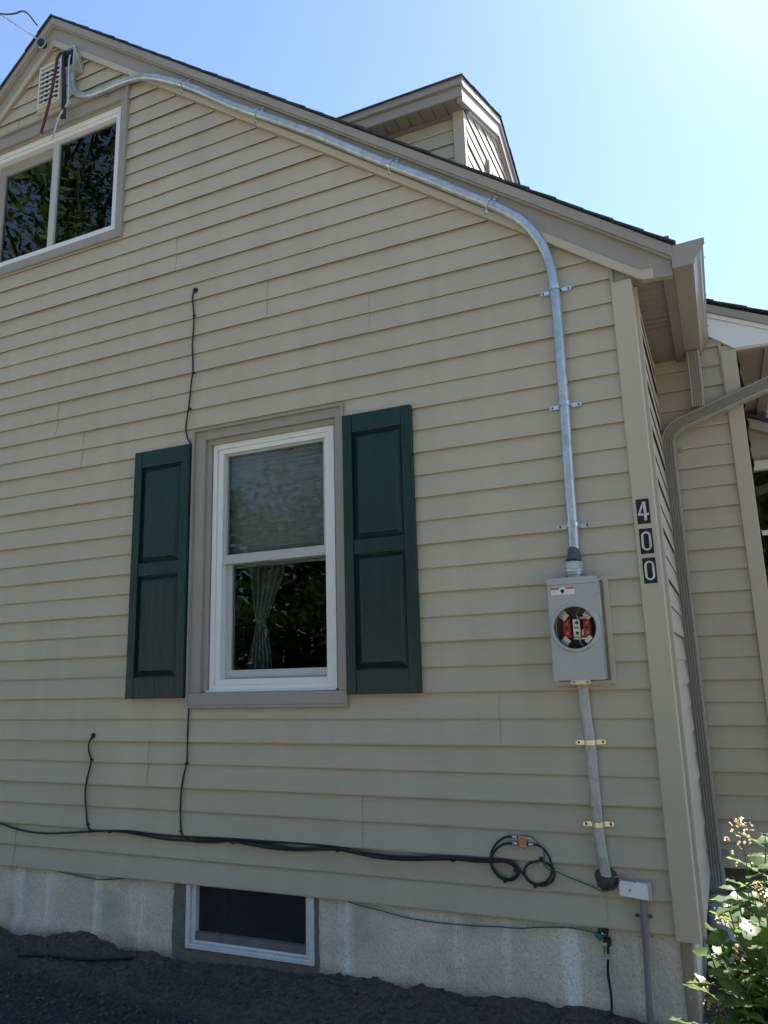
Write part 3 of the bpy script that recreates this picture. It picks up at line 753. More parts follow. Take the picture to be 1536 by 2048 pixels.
# ---------------------------------------------------------------- shutters
def shutter(x0, x1, z0, z1):
    mb = MB(); yb, yf = -.016, -.046
    st = .046
    rails = [(z0, z0 + .10), (z0 + .592, z0 + .655), (z1 - .085, z1)]
    for a, b in ((x0, x0 + st), (x1 - st, x1)): mb.box(a, b, yf, yb, z0, z1)
    for a, b in rails: mb.box(x0 + st + .0012, x1 - st - .0012, yf + .002, yb, a, b)
    mb.box(x0 + st, x1 - st, yb - .010, yb - .002, z0 + .09, z1 - .08)
    for (a, b) in ((rails[0][1], rails[1][0]), (rails[1][1], rails[2][0])):
        X0, X1 = x0 + st, x1 - st; i1, i2 = .006, .030
        v = []
        for ins, yy in ((i1, yb - .0098), (i1 + .002, yb - .0125), (i2, yf + .004), (i2 + .002, yf + .0035)):
            v += [(X0 + ins, yy, a + ins), (X1 - ins, yy, a + ins), (X1 - ins, yy, b - ins), (X0 + ins, yy, b - ins)]
        f = [(r * 4 + k, r * 4 + (k + 1) % 4, r * 4 + 4 + (k + 1) % 4, r * 4 + 4 + k) for r in range(3) for k in range(4)] + [(12, 13, 14, 15)]
        mb.mesh(v, f)
    # thin raised bead along the stiles
    o = H(mb.build('shutter', M['shutter'], bevel=.0022))
    for (a, b) in ((x0 + .018, z0 + .245), (x1 - .02, z0 + .245), (x0 + .018, z1 - .215), (x1 - .02, z1 - .215)):
        q = MB(); q.disc((a, yf + .001, b), (0, -1, 0), .0065, .004, 14, .004); subpart(q, 'screw', M['shutter'], o, smooth=True)
    return o
s1 = shutter(-2.497, -2.152, .808, 2.046); s1['label'] = 'dark green panelled shutter left of the window'
s2 = shutter(-1.296, -.962, .812, 2.046); s2['label'] = 'dark green panelled shutter right of the window'

# ---------------------------------------------------------------- gable window
mb = MB()
gx0, gx1, gz0, gz1 = -3.972, -2.686, 3.362, 4.382
frame(mb, gx0, gx1, gz0, gz1, .011, -.034, .0)
frame(mb, gx0 + .012, gx1 - .012, gz0 + .012, gz1 - .012, .050, -.016, .06, wt=.075, wb=.055)
frame(mb, gx0 + .063, gx1 - .063, gz0 + .068, gz1 - .088, .016, .002, .06, wt=.012)
gw = H(mb.build('gable_window', M['trim'], bevel=.0015)); gw['label'] = 'white framed sliding window under the gable peak'
mb = MB(); frame(mb, -3.895, -2.766, 3.445, 4.285, .030, .016, .085, wt=.034, wb=.03)
frame(mb, -3.864, -2.797, 3.476, 4.25, .020, .024, .085, wt=.022, wb=.018); subpart(mb, 'frame', M['white'], gw, bevel=.0015)
mb = MB(); frame(mb, -3.34, -2.818, 3.496, 4.226, .05, .034, .058, wt=.016, wb=.008, wr=.008); subpart(mb, 'right_sash', M['sash'], gw, bevel=.0015)
mb = MB(); frame(mb, -3.842, -3.30, 3.496, 4.226, .055, .060, .084, wt=.07, wb=.02, wr=.05); subpart(mb, 'left_sash', M['trim'], gw, bevel=.0015)
mb = MB(); mb.box(-3.295, -2.82, .046, .049, 3.50, 4.215); mb.box(-3.79, -3.35, .072, .075, 3.51, 4.16); subpart(mb, 'glass', M['gableglass'], gw)
mb = MB(); room(mb, -3.86, -2.80, 3.5, 4.22, .09, 2.2, .0); subpart(mb, 'interior', M['dark'], gw)

# attic louvre vent
mb = MB()
vx0, vx1, vz0, vz1 = -3.435, -3.245, 4.46, 4.765
frame(mb, vx0, vx1, vz0, vz1, .012, -.036, -.006)
for k in range(8):
    zz = vz0 + .02 + k * .034
    mb.prism([(-.034, zz), (-.031, zz), (-.031, zz + .011), (-.034, zz + .011)], vx0 + .012, vx1 - .012, 'X')
    for j in range(4):   # slanting fins behind the bars
        xa = vx0 + .02 + j * .044
        mb.mesh([(xa, -.028, zz + .010), (xa + .03, -.028, zz + .033), (xa + .034, -.028, zz + .030), (xa + .004, -.028, zz + .007), (xa, -.02, zz + .010), (xa + .03, -.02, zz + .033), (xa + .034, -.02, zz + .030), (xa + .004, -.02, zz + .007)],
                [(0, 1, 2, 3), (4, 7, 6, 5), (0, 4, 5, 1), (1, 5, 6, 2), (2, 6, 7, 3), (3, 7, 4, 0)])
v1 = H(mb.build('attic_vent', M['ventp'], bevel=.0008))
q = MB(); q.box(vx0 + .01, vx1 - .01, -.016, -.0155, vz0 + .01, vz1 - .01); subpart(q, 'vent_opening', M['dark'], v1)
q = MB(); frame(q, vx0 - .012, vx1 + .012, vz0 - .024, vz1 + .01, .013, -.022, .0, wb=.022); subpart(q, 'surround', M['corner'], v1, bevel=.002)

# ---------------------------------------------------------------- dormer
dc = H(MB().build('dormer', M['trim'])) if False else None
dy, dxf = 1.14, -.98
roofz = lambda x: 2.622 - RS * x
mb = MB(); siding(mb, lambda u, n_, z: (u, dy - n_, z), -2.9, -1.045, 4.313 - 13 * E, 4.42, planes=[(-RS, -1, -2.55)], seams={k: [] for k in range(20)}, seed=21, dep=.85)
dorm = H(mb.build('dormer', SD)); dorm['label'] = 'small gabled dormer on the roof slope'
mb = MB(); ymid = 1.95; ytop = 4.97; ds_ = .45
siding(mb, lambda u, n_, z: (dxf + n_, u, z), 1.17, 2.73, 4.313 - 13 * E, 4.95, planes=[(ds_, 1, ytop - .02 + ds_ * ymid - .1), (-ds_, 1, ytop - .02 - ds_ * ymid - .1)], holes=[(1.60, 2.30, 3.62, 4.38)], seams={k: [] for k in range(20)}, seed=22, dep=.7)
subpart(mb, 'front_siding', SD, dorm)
mb = MB(); mb.box(-1.046, -.972, 1.112, 1.185, 3.2, 4.425); subpart(mb, 'corner_trim', M['corner'], dorm, bevel=.003)
mb = MB(); mb.box(-1.046, -.972, 2.715, 2.79, 3.2, 4.425); subpart(mb, 'corner_trim', M['corner'], dorm, bevel=.003)
mb = MB()
for k in range(24):
    xx = -3.02 + k * .085
    mb.box(xx, xx + .078, 1.0, 1.139, 4.4215, 4.43); mb.box(xx + .078, xx + .085, 1.0, 1.139, 4.427, 4.435)
mb.box(-2.95, -1.047, 1.118, 1.138, 4.395, 4.4205)
subpart(mb, 'soffit', M['trimdark'], dorm, bevel=.001)
mb = MB(); mb.box(-2.95, -.938, .985, .999, 4.418, 4.487); mb.box(-2.95, -.928, .962, .9995, 4.4875, 4.545)
# rakes facing +X
def chevY(z_off, th, y0=.962, y1=2.938):
    zt = lambda y_: ytop + z_off - ds_ * abs(y_ - ymid)
    return [(y0, zt(y0)), (ymid, zt(ymid)), (y1, zt(y1)), (y1, zt(y1) - th), (ymid, zt(ymid) - th), (y0, zt(y0) - th)]
mb.prism(chevY(0.0, .055, .9995, 2.9), -.965, -.928, 'X')
mb.prism(chevY(-.056, .10, 1.0, 2.9), -.979, -.940, 'X')
mb.prism(chevY(-.157, .025, 1.19, 2.71), -.979, -.955, 'X')
subpart(mb, 'rake_trim', M['trim'], dorm, bevel=.002)
mb = MB()
shingles(mb, (-.918, .95, ytop - ds_ * 1.0 + .005), (-.918, ymid, ytop + .005), (-1, 0, 0), 2.4)
shingles(mb, (-.918, 2.95, ytop - ds_ * 1.0 + .005), (-.918, ymid, ytop + .005), (-1, 0, 0), 2.4)
mb.prism([(.97, 4.535), (ymid, ytop - .001), (2.93, 4.535), (2.93, 4.5), (ymid, ytop - .04), (.97, 4.5)], -3.2, -.966, 'X')
subpart(mb, 'dormer_roof', M['shingle'], dorm)
mb = MB(); v = (1.60, 2.30, 3.62, 4.38)
for (a, b, c, d) in ((v[0], v[0] + .06, v[2], v[3]), (v[1] - .06, v[1], v[2], v[3]), (v[0] + .06, v[1] - .06, v[2], v[2] + .06), (v[0] + .06, v[1] - .06, v[3] - .06, v[3])):
    mb.box(dxf - .01, dxf + .035, a, b, c, d)
subpart(mb, 'dormer_window', M['trim'], dorm, bevel=.002)
mb = MB(); mb.box(dxf - .005, dxf, v[0] + .06, v[1] - .06, v[2] + .06, v[3] - .06); subpart(mb, 'window_glass', M['glass'], dorm)
mb = MB(); mb.box(dxf - .03, dxf - .02, v[0], v[1], v[2], v[3]); subpart(mb, 'window_backing', M['dark'], dorm)

# ================================================================ ELECTRICAL SERVICE
cp = [(-3.142, 4.62), (-3.136, 4.535), (-3.112, 4.475), (-3.056, 4.415), (-2.965, 4.384), (-2.857, 4.375), (-2.763, 4.377), (-2.656, 4.367), (-2.553, 4.337), (-2.451, 4.288), (-2.348, 4.227), (-2.261, 4.172), (-2.16, 4.099), (-2.065, 4.024), (-1.974, 3.951), (-1.883, 3.880), (-1.761, 3.795), (-1.668, 3.731), (-1.545, 3.645), (-1.387, 3.532), (-1.273, 3.443), (-1.113, 3.319), (-1.008, 3.240), (-.906, 3.166), (-.807, 3.093), (-.712, 3.019), (-.619, 2.948), (-.547, 2.894), (-.492, 2.848), (-.431, 2.792), (-.387, 2.739), (-.355, 2.685), (-.335, 2.641), (-.319, 2.595), (-.308, 2.546), (-.302, 2.486), (-.299, 2.43), (-.297, 2.339), (-.297, 2.231), (-.298, 2.126), (-.298, 2.021), (-.298, 1.925), (-.300, 1.784), (-.303, 1.614), (-.304, 1.434), (-.307, 1.29)]
def cy(x, z):   # stand-off: wall, then over the frieze, then back onto the wall
    low = 2.425 - .7465 * x
    t = min(1, max(0, (z - low + .06) / .1)) if x > -2.75 else 0
    return -.042 - .018 * t
path = smoothpath([(x, cy(x, z), z) for x, z in cp], 4)
mb = MB()
mb.tube(path, [0.0207 * (1 + .03 * noise.noise(p * 9)) for p in path], 20)
ci = empty('service_conduit', (-.307, -.05, 1.3)); tag(ci, 'long grey metal conduit curving along the roof rake and dropping down to the meter box', 'conduit')
def CI(o): reparent([o], ci); return o
CI(mb.build('pipe', M['galv'], smooth=True, angle=60))
def strap(parent, x, z, y, ang, mt, r=.0240, wy=-.0205, span=.056, wd=.016):
    """two-hole strap across a pipe whose axis makes ang (deg) with vertical"""
    A = R(ang); ax = Vector((math.sin(A), 0, math.cos(A))); sd_ = Vector((math.cos(A), 0, -math.sin(A)))
    c = Vector((x, 0, z)); v = []; f = []
    prof = [(-span, wy), (-r - .004, wy)] + [(-r * math.cos(t * PI / 10), y - r * math.sin(t * PI / 10)) for t in range(11)] + [(r + .004, wy), (span, wy)]
    q = MB(); th = .0018
    for (a0, b0), (a1, b1) in zip(prof[:-1], prof[1:]):
        h = wd / 2
        pts = []
        for aa, bb in ((a0, b0), (a1, b1)):
            for s_ in (-h, h):
                p = c + sd_ * aa + ax * s_; pts.append((p.x, bb, p.z)); pts.append((p.x, bb - th, p.z))
        q.mesh(pts, [(0, 4, 6, 2), (1, 3, 7, 5), (0, 1, 5, 4), (2, 6, 7, 3), (0, 2, 3, 1), (4, 5, 7, 6)])
    for s_ in (-1, 1):   # rounded ends
        p = c + sd_ * (span * s_); q.disc((p.x, wy, p.z), (0, -1, 0), wd / 2, th, 14)
    o = q.build('strap', mt, bevel=0); reparent([o], parent)
    for s_ in (-1, 1):
        p = c + sd_ * (span * .93 * s_); k = MB(); k.disc((p.x, wy - th, p.z), (0, -1, 0), .0042, .0022, 10, .003)
        k.build('screw', M['darkbox']).parent = o
    return o
for (x, z, a) in ((-2.252, 4.166, -55), (-1.757, 3.793, -54), (-1.003, 3.238, -53.5), (-.548, 2.895, -54)):
    strap(ci, x, z, -.060, a, M['strapm'], wy=-.041, span=.043, wd=.013)
for (x, z, a) in ((-.299, 2.433, -2), (-.298, 1.927, 0), (-.304, 1.435, 0)):
    strap(ci, x, z, -.042, a, M['strapm'])
strap(ci, -3.135, 4.53, -.040, -10, M['galv'], span=.034, wd=.01)
strap(ci, -2.862, 4.375, -.040, 90, M['galv'], span=.03, wd=.01)
# entrance cap
mb = MB(); mb.box(-3.178, -3.078, -.092, -.016, 4.602, 4.610); mb.box(-3.178, -3.078, -.092, -.016, 4.735, 4.745); mb.box(-3.086, -3.078, -.092, -.016, 4.61, 4.735)
mb.box(-3.178, -3.086, -.024, -.016, 4.61, 4.735); mb.prism([(-3.178, 4.745), (-3.078, 4.745), (-3.085, 4.757), (-3.17, 4.757)], -.088, -.02)
mb.tube([(-3.14, -.041, 4.575), (-3.14, -.041, 4.612)], .024, 16)
CI(mb.build('entrance_cap', M['galv'], bevel=.003))
mb = MB(); mb.box(-3.17, -3.09, -.086, -.080, 4.615, 4.73); CI(mb.build('wire_bushing', M['blackr'], bevel=.003))
def cablething(name, pts, r, mt, label, cat, group=None, subd=5, seg=10, flat=1.0, end=None):
    pth = smoothpath(pts, subd); q = MB(); q.tube(pth, r, seg, flat=flat)
    o = q.build(name, mt, smooth=True, angle=60); tag(o, label, cat, group)
    if end:
        k = MB(); k.tube([pth[-1], pth[-1] + (pth[-1] - pth[-2]).normalized() * end[1]], end[0], 8); e = k.build('bare_end', M['alu']); e.parent = o
    return o
cablething('service_wire', [(-3.150, -.078, 4.70), (-3.165, -.105, 4.712), (-3.188, -.115, 4.675), (-3.213, -.105, 4.58), (-3.25, -.095, 4.42), (-3.295, -.085, 4.29), (-3.333, -.075, 4.215)], .0085, M['maroon'], 'thick maroon wire hanging diagonally across the attic vent', 'wire', 'cut wires hanging from the entrance cap', end=(.0045, .006))
cablething('service_wire', [(-3.132, -.08, 4.70), (-3.138, -.11, 4.705), (-3.136, -.115, 4.62), (-3.132, -.10, 4.52), (-3.13, -.09, 4.39), (-3.134, -.08, 4.245)], .0085, M['black'], 'thick black wire hanging straight down from the entrance cap, its end just below the vent', 'wire', 'cut wires hanging from the entrance cap', end=(.0045, .006))
cablething('service_wire', [(-3.150, -.08, 4.70), (-3.156, -.10, 4.70), (-3.158, -.10, 4.62), (-3.158, -.088, 4.52), (-3.158, -.082, 4.38), (-3.163, -.075, 4.262)], .006, M['blackr'], 'second thinner black wire hanging just beside the thick black one', 'wire', 'cut wires hanging from the entrance cap')
wh = cablething('neutral_wire', [(-3.108, -.08, 4.69), (-3.104, -.10, 4.66), (-3.106, -.098, 4.56), (-3.104, -.09, 4.42), (-3.112, -.085, 4.345), (-3.150, -.085, 4.303), (-3.186, -.08, 4.262), (-3.203, -.08, 4.21), (-3.218, -.078, 4.165)], .0058, M['alu'], 'bare silvery twisted wire dangling in a kink beside the black ones', 'wire', 'cut wires hanging from the entrance cap')
q = MB(); rn2 = random.Random(3)
for k in range(7):
    a = k * .9; q.tube([(-3.218, -.078, 4.168), (-3.222 + .008 * math.cos(a), -.078 + .006 * math.sin(a), 4.155), (-3.224 + .014 * math.cos(a), -.078 + .01 * math.sin(a), 4.138 + .008 * math.sin(a * 2))], .0016, 5)
q.build('frayed_end', M['alu']).parent = wh

# reducer + fittings on top of the meter box
mb = MB(); mb.tube([(-.309, -.062, z) for z in (1.224, 1.238, 1.24, 1.258, 1.262)], [.026, .026, .031, .031, .028], 24)
CI(mb.build('hub', M['cast'], smooth=True, angle=30))
mb = MB(); mb.tube([(-.309, -.062, 1.262), (-.309, -.062, 1.268), (-.309, -.062, 1.288), (-.309, -.062, 1.291)], [.031, .033, .033, .030], 8); mb.tube([(-.309, -.062, 1.252 + .003 * k) for k in range(4)], [.034, .0345, .0345, .034], 30)
CI(mb.build('lock_nut', M['galv'], bevel=.001))
mb = MB(); mb.tube([(-.309, -.060, 1.289), (-.309, -.058, 1.292), (-.308, -.050, 1.318), (-.308, -.045, 1.34), (-.3075, -.042, 1.346)], [.030, .030, .026, .0205, .0185], 24)
CI(mb.build('reducer_boot', M['paleblue'], smooth=True, angle=40))

# ---------------------------------------------------------------- meter socket box
mx0, mx1, mz0, mz1 = -.404, -.224, .852, 1.224
myf, myb = -.118, -.015
me_ = empty('meter_box', (-.314, -.015, .852)); tag(me_, 'open grey steel electric meter box with a round empty socket in its cover', 'meter box')
def ME(o): reparent([o], me_); return o
mb = MB()
mb.box(mx0, mx0 + .002, myf + .003, myb, mz0, mz1); mb.box(mx1 - .002, mx1, myf + .003, myb, mz0, mz1)
mb.box(mx0 + .002, mx1 - .002, myf + .003, myb, mz0, mz0 + .002); mb.box(mx0 + .002, mx1 - .002, myf + .003, myb, mz1 - .002, mz1)
mb.box(mx0 + .002, mx1 - .002, myb - .003, myb, mz0 + .002, mz1 - .002)
ME(mb.build('case', M['meter'], bevel=.001))
# cover with round hole
cx, cz, rh = -.314, 1.040, .077
mb = MB(); N = 48
def sq(a):   # point on the cover rectangle in direction a
    c_, s_ = math.cos(a), math.sin(a); x0_, x1_, z0_, z1_ = mx0 - .001 - cx, mx1 + .001 - cx, mz0 - .001 - cz, mz1 - .024 - cz
    t = min([(x1_ / c_) if c_ > 1e-9 else 1e9, (x0_ / c_) if c_ < -1e-9 else 1e9, (z1_ / s_) if s_ > 1e-9 else 1e9, (z0_ / s_) if s_ < -1e-9 else 1e9])
    return (cx + c_ * t, cz + s_ * t)
import itertools
angs = sorted([2 * PI * k / N for k in range(N)] + [math.atan2(z - cz, x - cx) % (2 * PI) for x in (mx0 - .001, mx1 + .001) for z in (mz0 - .001, mz1 - .024)])
n_ = len(angs); v = []
for a in angs:
    X, Z = sq(a); v += [(X, myf + .004, Z), (X, myf, Z), (cx + (rh + .014) * math.cos(a), myf, cz + (rh + .014) * math.sin(a)), (cx + (rh + .010) * math.cos(a), myf - .008, cz + (rh + .010) * math.sin(a)), (cx + (rh + .004) * math.cos(a), myf - .010, cz + (rh + .004) * math.sin(a)), (cx + rh * math.cos(a), myf - .008, cz + rh * math.sin(a)), (cx + rh * math.cos(a), myf + .012, cz + rh * math.sin(a))]
mb.mesh(v, [(i * 7 + j, ((i + 1) % n_) * 7 + j, ((i + 1) % n_) * 7 + j + 1, i * 7 + j + 1) for i in range(n_) for j in range(6)])
cov = ME(mb.build('cover', M['meter'], smooth=True, angle=35))
mb = MB(); mb.box(mx0 - .002, mx1 + .002, myf - .003, myf + .02, mz1 - .0235, mz1 + .002); mb.box(mx0 - .002, mx1 + .002, myf + .02, myb - .02, mz1, mz1 + .003)
ME(mb.build('top_flange', M['meter'], bevel=.0018))
# embossed emblem on the cover
mb = MB()
def ring(mb, cx_, cz_, r, th, y_, seg=28, a0=0, a1=2 * PI):
    pts = [(cx_ + r * math.cos(a0 + (a1 - a0) * k / seg), y_, cz_ + r * math.sin(a0 + (a1 - a0) * k / seg)) for k in range(seg + 1)]
    mb.tube(pts, th, 6)
ex_, ez_ = -.300, .915
ring(mb, ex_, ez_, .018, .0008, myf, a0=R(20), a1=R(160)); ring(mb, ex_ - .016, ez_ - .004, .012, .0008, myf, a0=R(90), a1=R(280)); ring(mb, ex_ + .016, ez_ - .004, .012, .0008, myf, a0=R(-100), a1=R(90))
for k in range(3): mb.tube([(ex_ - .008 + .008 * k, myf, ez_ - .012), (ex_ - .008 + .008 * k, myf, ez_ + .010)], .0008, 6)
for k in range(6): mb.box(ex_ - .022 + k * .008, ex_ - .018 + k * .008, myf - .0005, myf + .001, ez_ - .023, ez_ - .020)
ring(mb, ex_ + .042, ez_ - .028, .011, .0007, myf)
o = mb.build('embossed_mark', M['meter']); o.parent = cov
# warning label
mb = MB(); mb.box(mx0 + .012, mx0 + .098, myf - .0012, myf - .0004, mz1 - .060, mz1 - .034); lb = ME(mb.build('warning_label', M['whitebox']))
mb = MB(); M['lred'] = mat('label_red', (.6, .06, .07), .5)
for xa in (.0125, .066):
    mb = MB(); mb.box(mx0 + xa, mx0 + xa + .0315, myf - .0016, myf - .0012, mz1 - .041, mz1 - .0345); mb.build('red_band', M['lred']).parent = lb
M['lgrey'] = mat('label_grey', (.45, .45, .45), .5)
for xa in (.014, .067):
    mb = MB()
    for k in range(4): mb.box(mx0 + xa, mx0 + xa + .027 - (k % 2) * .006, myf - .0016, myf - .0012, mz1 - .045 - k * .0035, mz1 - .044 - k * .0035)
    mb.build('small_print', M['lgrey']).parent = lb
mb = MB(); ring(mb, mx0 + .055, mz1 - .047, .005, .0022, myf - .001, 12)
mb.prism([(mx0 + .046, mz1 - .041), (mx0 + .052, mz1 - .044), (mx0 + .056, mz1 - .04), (mx0 + .062, mz1 - .047), (mx0 + .058, mz1 - .057), (mx0 + .052, mz1 - .056), (mx0 + .05, mz1 - .048)], myf - .0019, myf - .0012)
mb.build('pictogram', M['blackr']).parent = lb
mb = MB(); mb.box(mx1 + .0003, mx1 + .0012, -.088, -.05, 1.08, 1.185); ME(mb.build('side_label', mat('side_label_paper', (.6, .6, .6), .5, var=.3, vscale=70)))
# inside parts
mb = MB(); mb.box(mx0 + .004, mx1 - .004, myb - .008, myb - .004, mz0 + .006, mz1 - .006); ME(mb.build('back_panel', M['meterin']))
for sx in (-1, 1):
    mb = MB(); X = cx + sx * .037
    mb.box(X - .0145, X + .0145, -.072, -.024, cz - .034, cz + .034); mb.box(X - .011, X + .011, -.080, -.0725, cz - .026, cz + .026)
    rb = ME(mb.build('red_block', M['red'], bevel=.0015))
    mb = MB(); mb.disc((X, -.0805, cz), (0, -1, 0), .006, .0015, 12); mb.build('block_hole', M['blackr']).parent = rb
    for sz in (-1, 1):
        mb = MB(); mb.disc((X + .003, -.0805, cz + sz * .019), (0, -1, 0), .0045, .004, 12); mb.build('screw_head', M['copper']).parent = rb
        # diagonal jaw with lug
        A = Vector((sx * .72, 0, sz * .70)).normalized(); B = Vector((-A.z, 0, A.x)); o0 = Vector((X, -.062, cz + sz * .04))
        mb = MB()
        for (s0, s1, hw, y0, y1) in ((-.004, .013, .0145, -.084, -.05), (.0135, .031, .017, -.076, -.05), (.0315, .052, .0155, -.086, -.048)):
            pts = []
            for yy in (y0, y1):
                for (s_, h_) in ((s0, -hw), (s1, -hw), (s1, hw), (s0, hw)):
                    p = o0 + A * s_ + B * h_; pts.append((p.x, yy, p.z))
            mb.mesh(pts, [(0, 1, 2, 3), (7, 6, 5, 4), (0, 4, 5, 1), (1, 5, 6, 2), (2, 6, 7, 3), (3, 7, 4, 0)])
        jw = ME(mb.build('jaw', M['tin'], bevel=.0012))
        mb = MB(); p = o0 + A * .004; p2 = o0 + A * .038
        mb.disc((p.x, -.082, p.z), (0, -1, 0), .0065, .001, 12); mb.disc((p2.x, -.084, p2.z), (0, -1, 0), .0055, .001, 6)
        for h_ in (-.004, .004):
            c0 = o0 + A * .016 + B * h_; c1 = o0 + A * .028 + B * h_; mb.tube([(c0.x, -.0745, c0.z), (c1.x, -.0745, c1.z)], .0012, 5)
        mb.build('lug_screw', M['blackr']).parent = jw
mb = MB(); mb.box(cx - .013, cx + .013, -.086, -.03, cz - .033, cz + .033); mb.box(cx - .02, cx + .03, -.05, -.03, cz - .042, cz - .034); mb.box(cx + .014, cx + .03, -.06, -.03, cz - .028, cz - .004); mb.box(cx + .0, cx + .032, -.05, -.03, cz + .034, cz + .043)
nb = ME(mb.build('neutral_block', M['tin'], bevel=.0012))
mb = MB(); mb.box(cx - .008, cx + .009, -.0868, -.086, cz - .002, cz + .003)
for sz in (-1, 1): mb.disc((cx + .002, -.086, cz + sz * .019), (0, -1, 0), .0062, .0012, 12)
mb.build('set_screw', M['blackr']).parent = nb
for (pts, r, mt, nm) in ([((cx + .008, -.06, cz + .03), (cx - .002, -.058, cz + .052), (cx + .010, -.05, cz + .08), (cx + .01, -.05, mz1 - .01)), .0035, M['alu'], 'bare_neutral'], [((cx + .004, -.06, cz - .03), (cx + .006, -.055, cz - .052), (cx + .014, -.05, cz - .08), (cx + .005, -.05, mz0 + .01)), .0035, M['alu'], 'bare_neutral'],
        [((cx - .055, -.05, cz + .075), (cx - .045, -.05, cz + .1), (cx - .01, -.05, mz1 - .01)), .006, M['maroon'], 'inside_wire'], [((cx + .06, -.05, cz + .07), (cx + .04, -.05, cz + .1), (cx + .01, -.05, mz1 - .01)), .006, M['black'], 'inside_wire'],
        [((cx - .06, -.05, cz - .07), (cx - .05, -.05, cz - .1), (cx - .02, -.05, mz0 + .01)), .006, M['black'], 'inside_wire'], [((cx + .06, -.05, cz - .07), (cx + .05, -.05, cz - .1), (cx + .02, -.05, mz0 + .01)), .006, M['black'], 'inside_wire'],
        [((cx - .072, -.06, cz + .05), (cx - .080, -.06, cz), (cx - .070, -.06, cz - .06)), .0018, M['alu'], 'spring_clip'], [((cx + .066, -.06, cz + .035), (cx + .070, -.06, cz), (cx + .066, -.06, cz - .035)), .0018, M['tin'], 'spring_clip']):
    q = MB(); q.tube(smoothpath(pts, 6), r, 8); ME(q.build(nm, mt, smooth=True, angle=60))
# tan mounting block behind the box, fixed to the wall
mb = MB(); frame(mb, mx0 - .012, mx1 + .030, mz0 - .022, mz1 + .004, .013, -.030, -.0, wb=.018, wr=.016)
mb.box(mx0 + .0015, mx1 + .0135, -.014, -.004, mz0 - .0035, mz1 - .01); H(mb.build('mounting_block', M['corner'], bevel=.003))

# ---------------------------------------------------------------- flat service cable below the meter
sc_ = [(-.3175, .850), (-.316, .80), (-.314, .733), (-.307, .626), (-.305, .496), (-.304, .342), (-.298, .243), (-.290, .172)]
pth = smoothpath([(x, -.030, z) for x, z in sc_], 8)
mb = MB(); K = len(pth)
for_r = [.0195 * (1 + .05 * noise.noise(Vector((p.z * 22, 0, 0)))) for p in pth]
mb.tube(pth, for_r, 20, flat=.55, up=(0, -1, 0))
ca = empty('service_cable', (-.29, -.03, .17)); tag(ca, 'flat wrinkled grey cable running from the meter box down to the black putty', 'cable')
o = mb.build('cable', M['seclable'], smooth=True, angle=60); reparent([o], ca)
for (x, z) in ((-.3065, .627), (-.303, .345)): strap(ca, x, z, -.028, -2, M['yzinc'], r=.0205, span=.047, wd=.017)
# brass connector clamp under the box
mb = MB(); mb.box(-.354, -.282, -.066, -.030, .838, .8515); mb.tube([(-.3175, -.048, .846), (-.3175, -.048, .868)], .02, 16, flat=.8); mb.box(-.350, -.286, -.0695, -.0665, .834, .852)
o = mb.build('clamp_connector', M['yzinc'], bevel=.002); reparent([o], ca)
mb = MB(); mb.disc((-.342, -.0695, .843), (0, -1, 0), .0055, .005, 12); mb.disc((-.294, -.0695, .843), (0, -1, 0), .0055, .005, 12); q = mb.build('clamp_screw', M['cast'])
q.parent = o
# duct seal blob
bm = bmesh.new(); bmesh.ops.create_icosphere(bm, subdivisions=4, radius=1)
for v in bm.verts:
    c = v.co.copy(); d = 1 + .13 * noise.noise(c * 1.6 + Vector((3, 1, 0))) + .06 * noise.noise(c * 4.5)
    v.co = Vector((-.292 + c.x * .041 * d, -.012 + c.y * .03 * d, .160 + c.z * .039 * d))
me2 = bpy.data.meshes.new('putty_blob'); bm.to_mesh(me2); bm.free(); me2.materials.append(M['seal']); me2.polygons.foreach_set('use_smooth', [True] * len(me2.polygons))
o = bpy.data.objects.new('putty_blob', me2); C.objects.link(o); tag(o, 'lump of black duct putty sealing the hole where the flat cable enters the wall', 'putty')
# copper wire into white box
cablething('copper_wire', [(-.262, -.030, .170), (-.248, -.032, .176), (-.225, -.034, .176), (-.200, -.036, .170), (-.187, -.034, .158)], .0032, M['copper'], 'short bare copper wire arching from the black putty to the white box', 'wire')
# white box
mb = MB()
mb.prism([(-.243, .164), (-.148, .161), (-.148, .115), (-.243, .122)], -.044, -.020)
o = mb.build('junction_box', M['whitebox'], bevel=.0025); tag(o, 'small white plastic box with one screw near the bottom of the wall', 'box')
mb = MB(); mb.prism([(-.246, .160), (-.152, .157), (-.152, .110), (-.246, .119)], -.050, -.0445); mb.build('cover', M['whitebox'], bevel=.0015).parent = o
mb = MB(); mb.disc((-.211, -.050, .139), (0, -1, 0), .0045, .0015, 12); mb.build('screw', M['cast']).parent = o
mb = MB(); mb.box(-.154, -.141, -.046, -.018, .108, .168); mb.build('side_lip', M['meter'], bevel=.002).parent = o
# pvc pipe
pp = empty('ground_pipe', (-.18, -.03, -.35)); tag(pp, 'thin grey plastic pipe running from the white box down into the soil', 'pipe')
mb = MB(); mb.tube(smoothpath([(-.172, -.034, .118), (-.175, -.033, .05), (-.178, -.028, -.06), (-.183, -.03, -.2), (-.189, -.034, -.45)], 6), .0108, 16); o = mb.build('pipe', M['pvc'], smooth=True, angle=60); reparent([o], pp)
strap(pp, -.1765, .052, -.033, -2, M['pvc'], r=.0125, wy=-.016, span=.024, wd=.012)

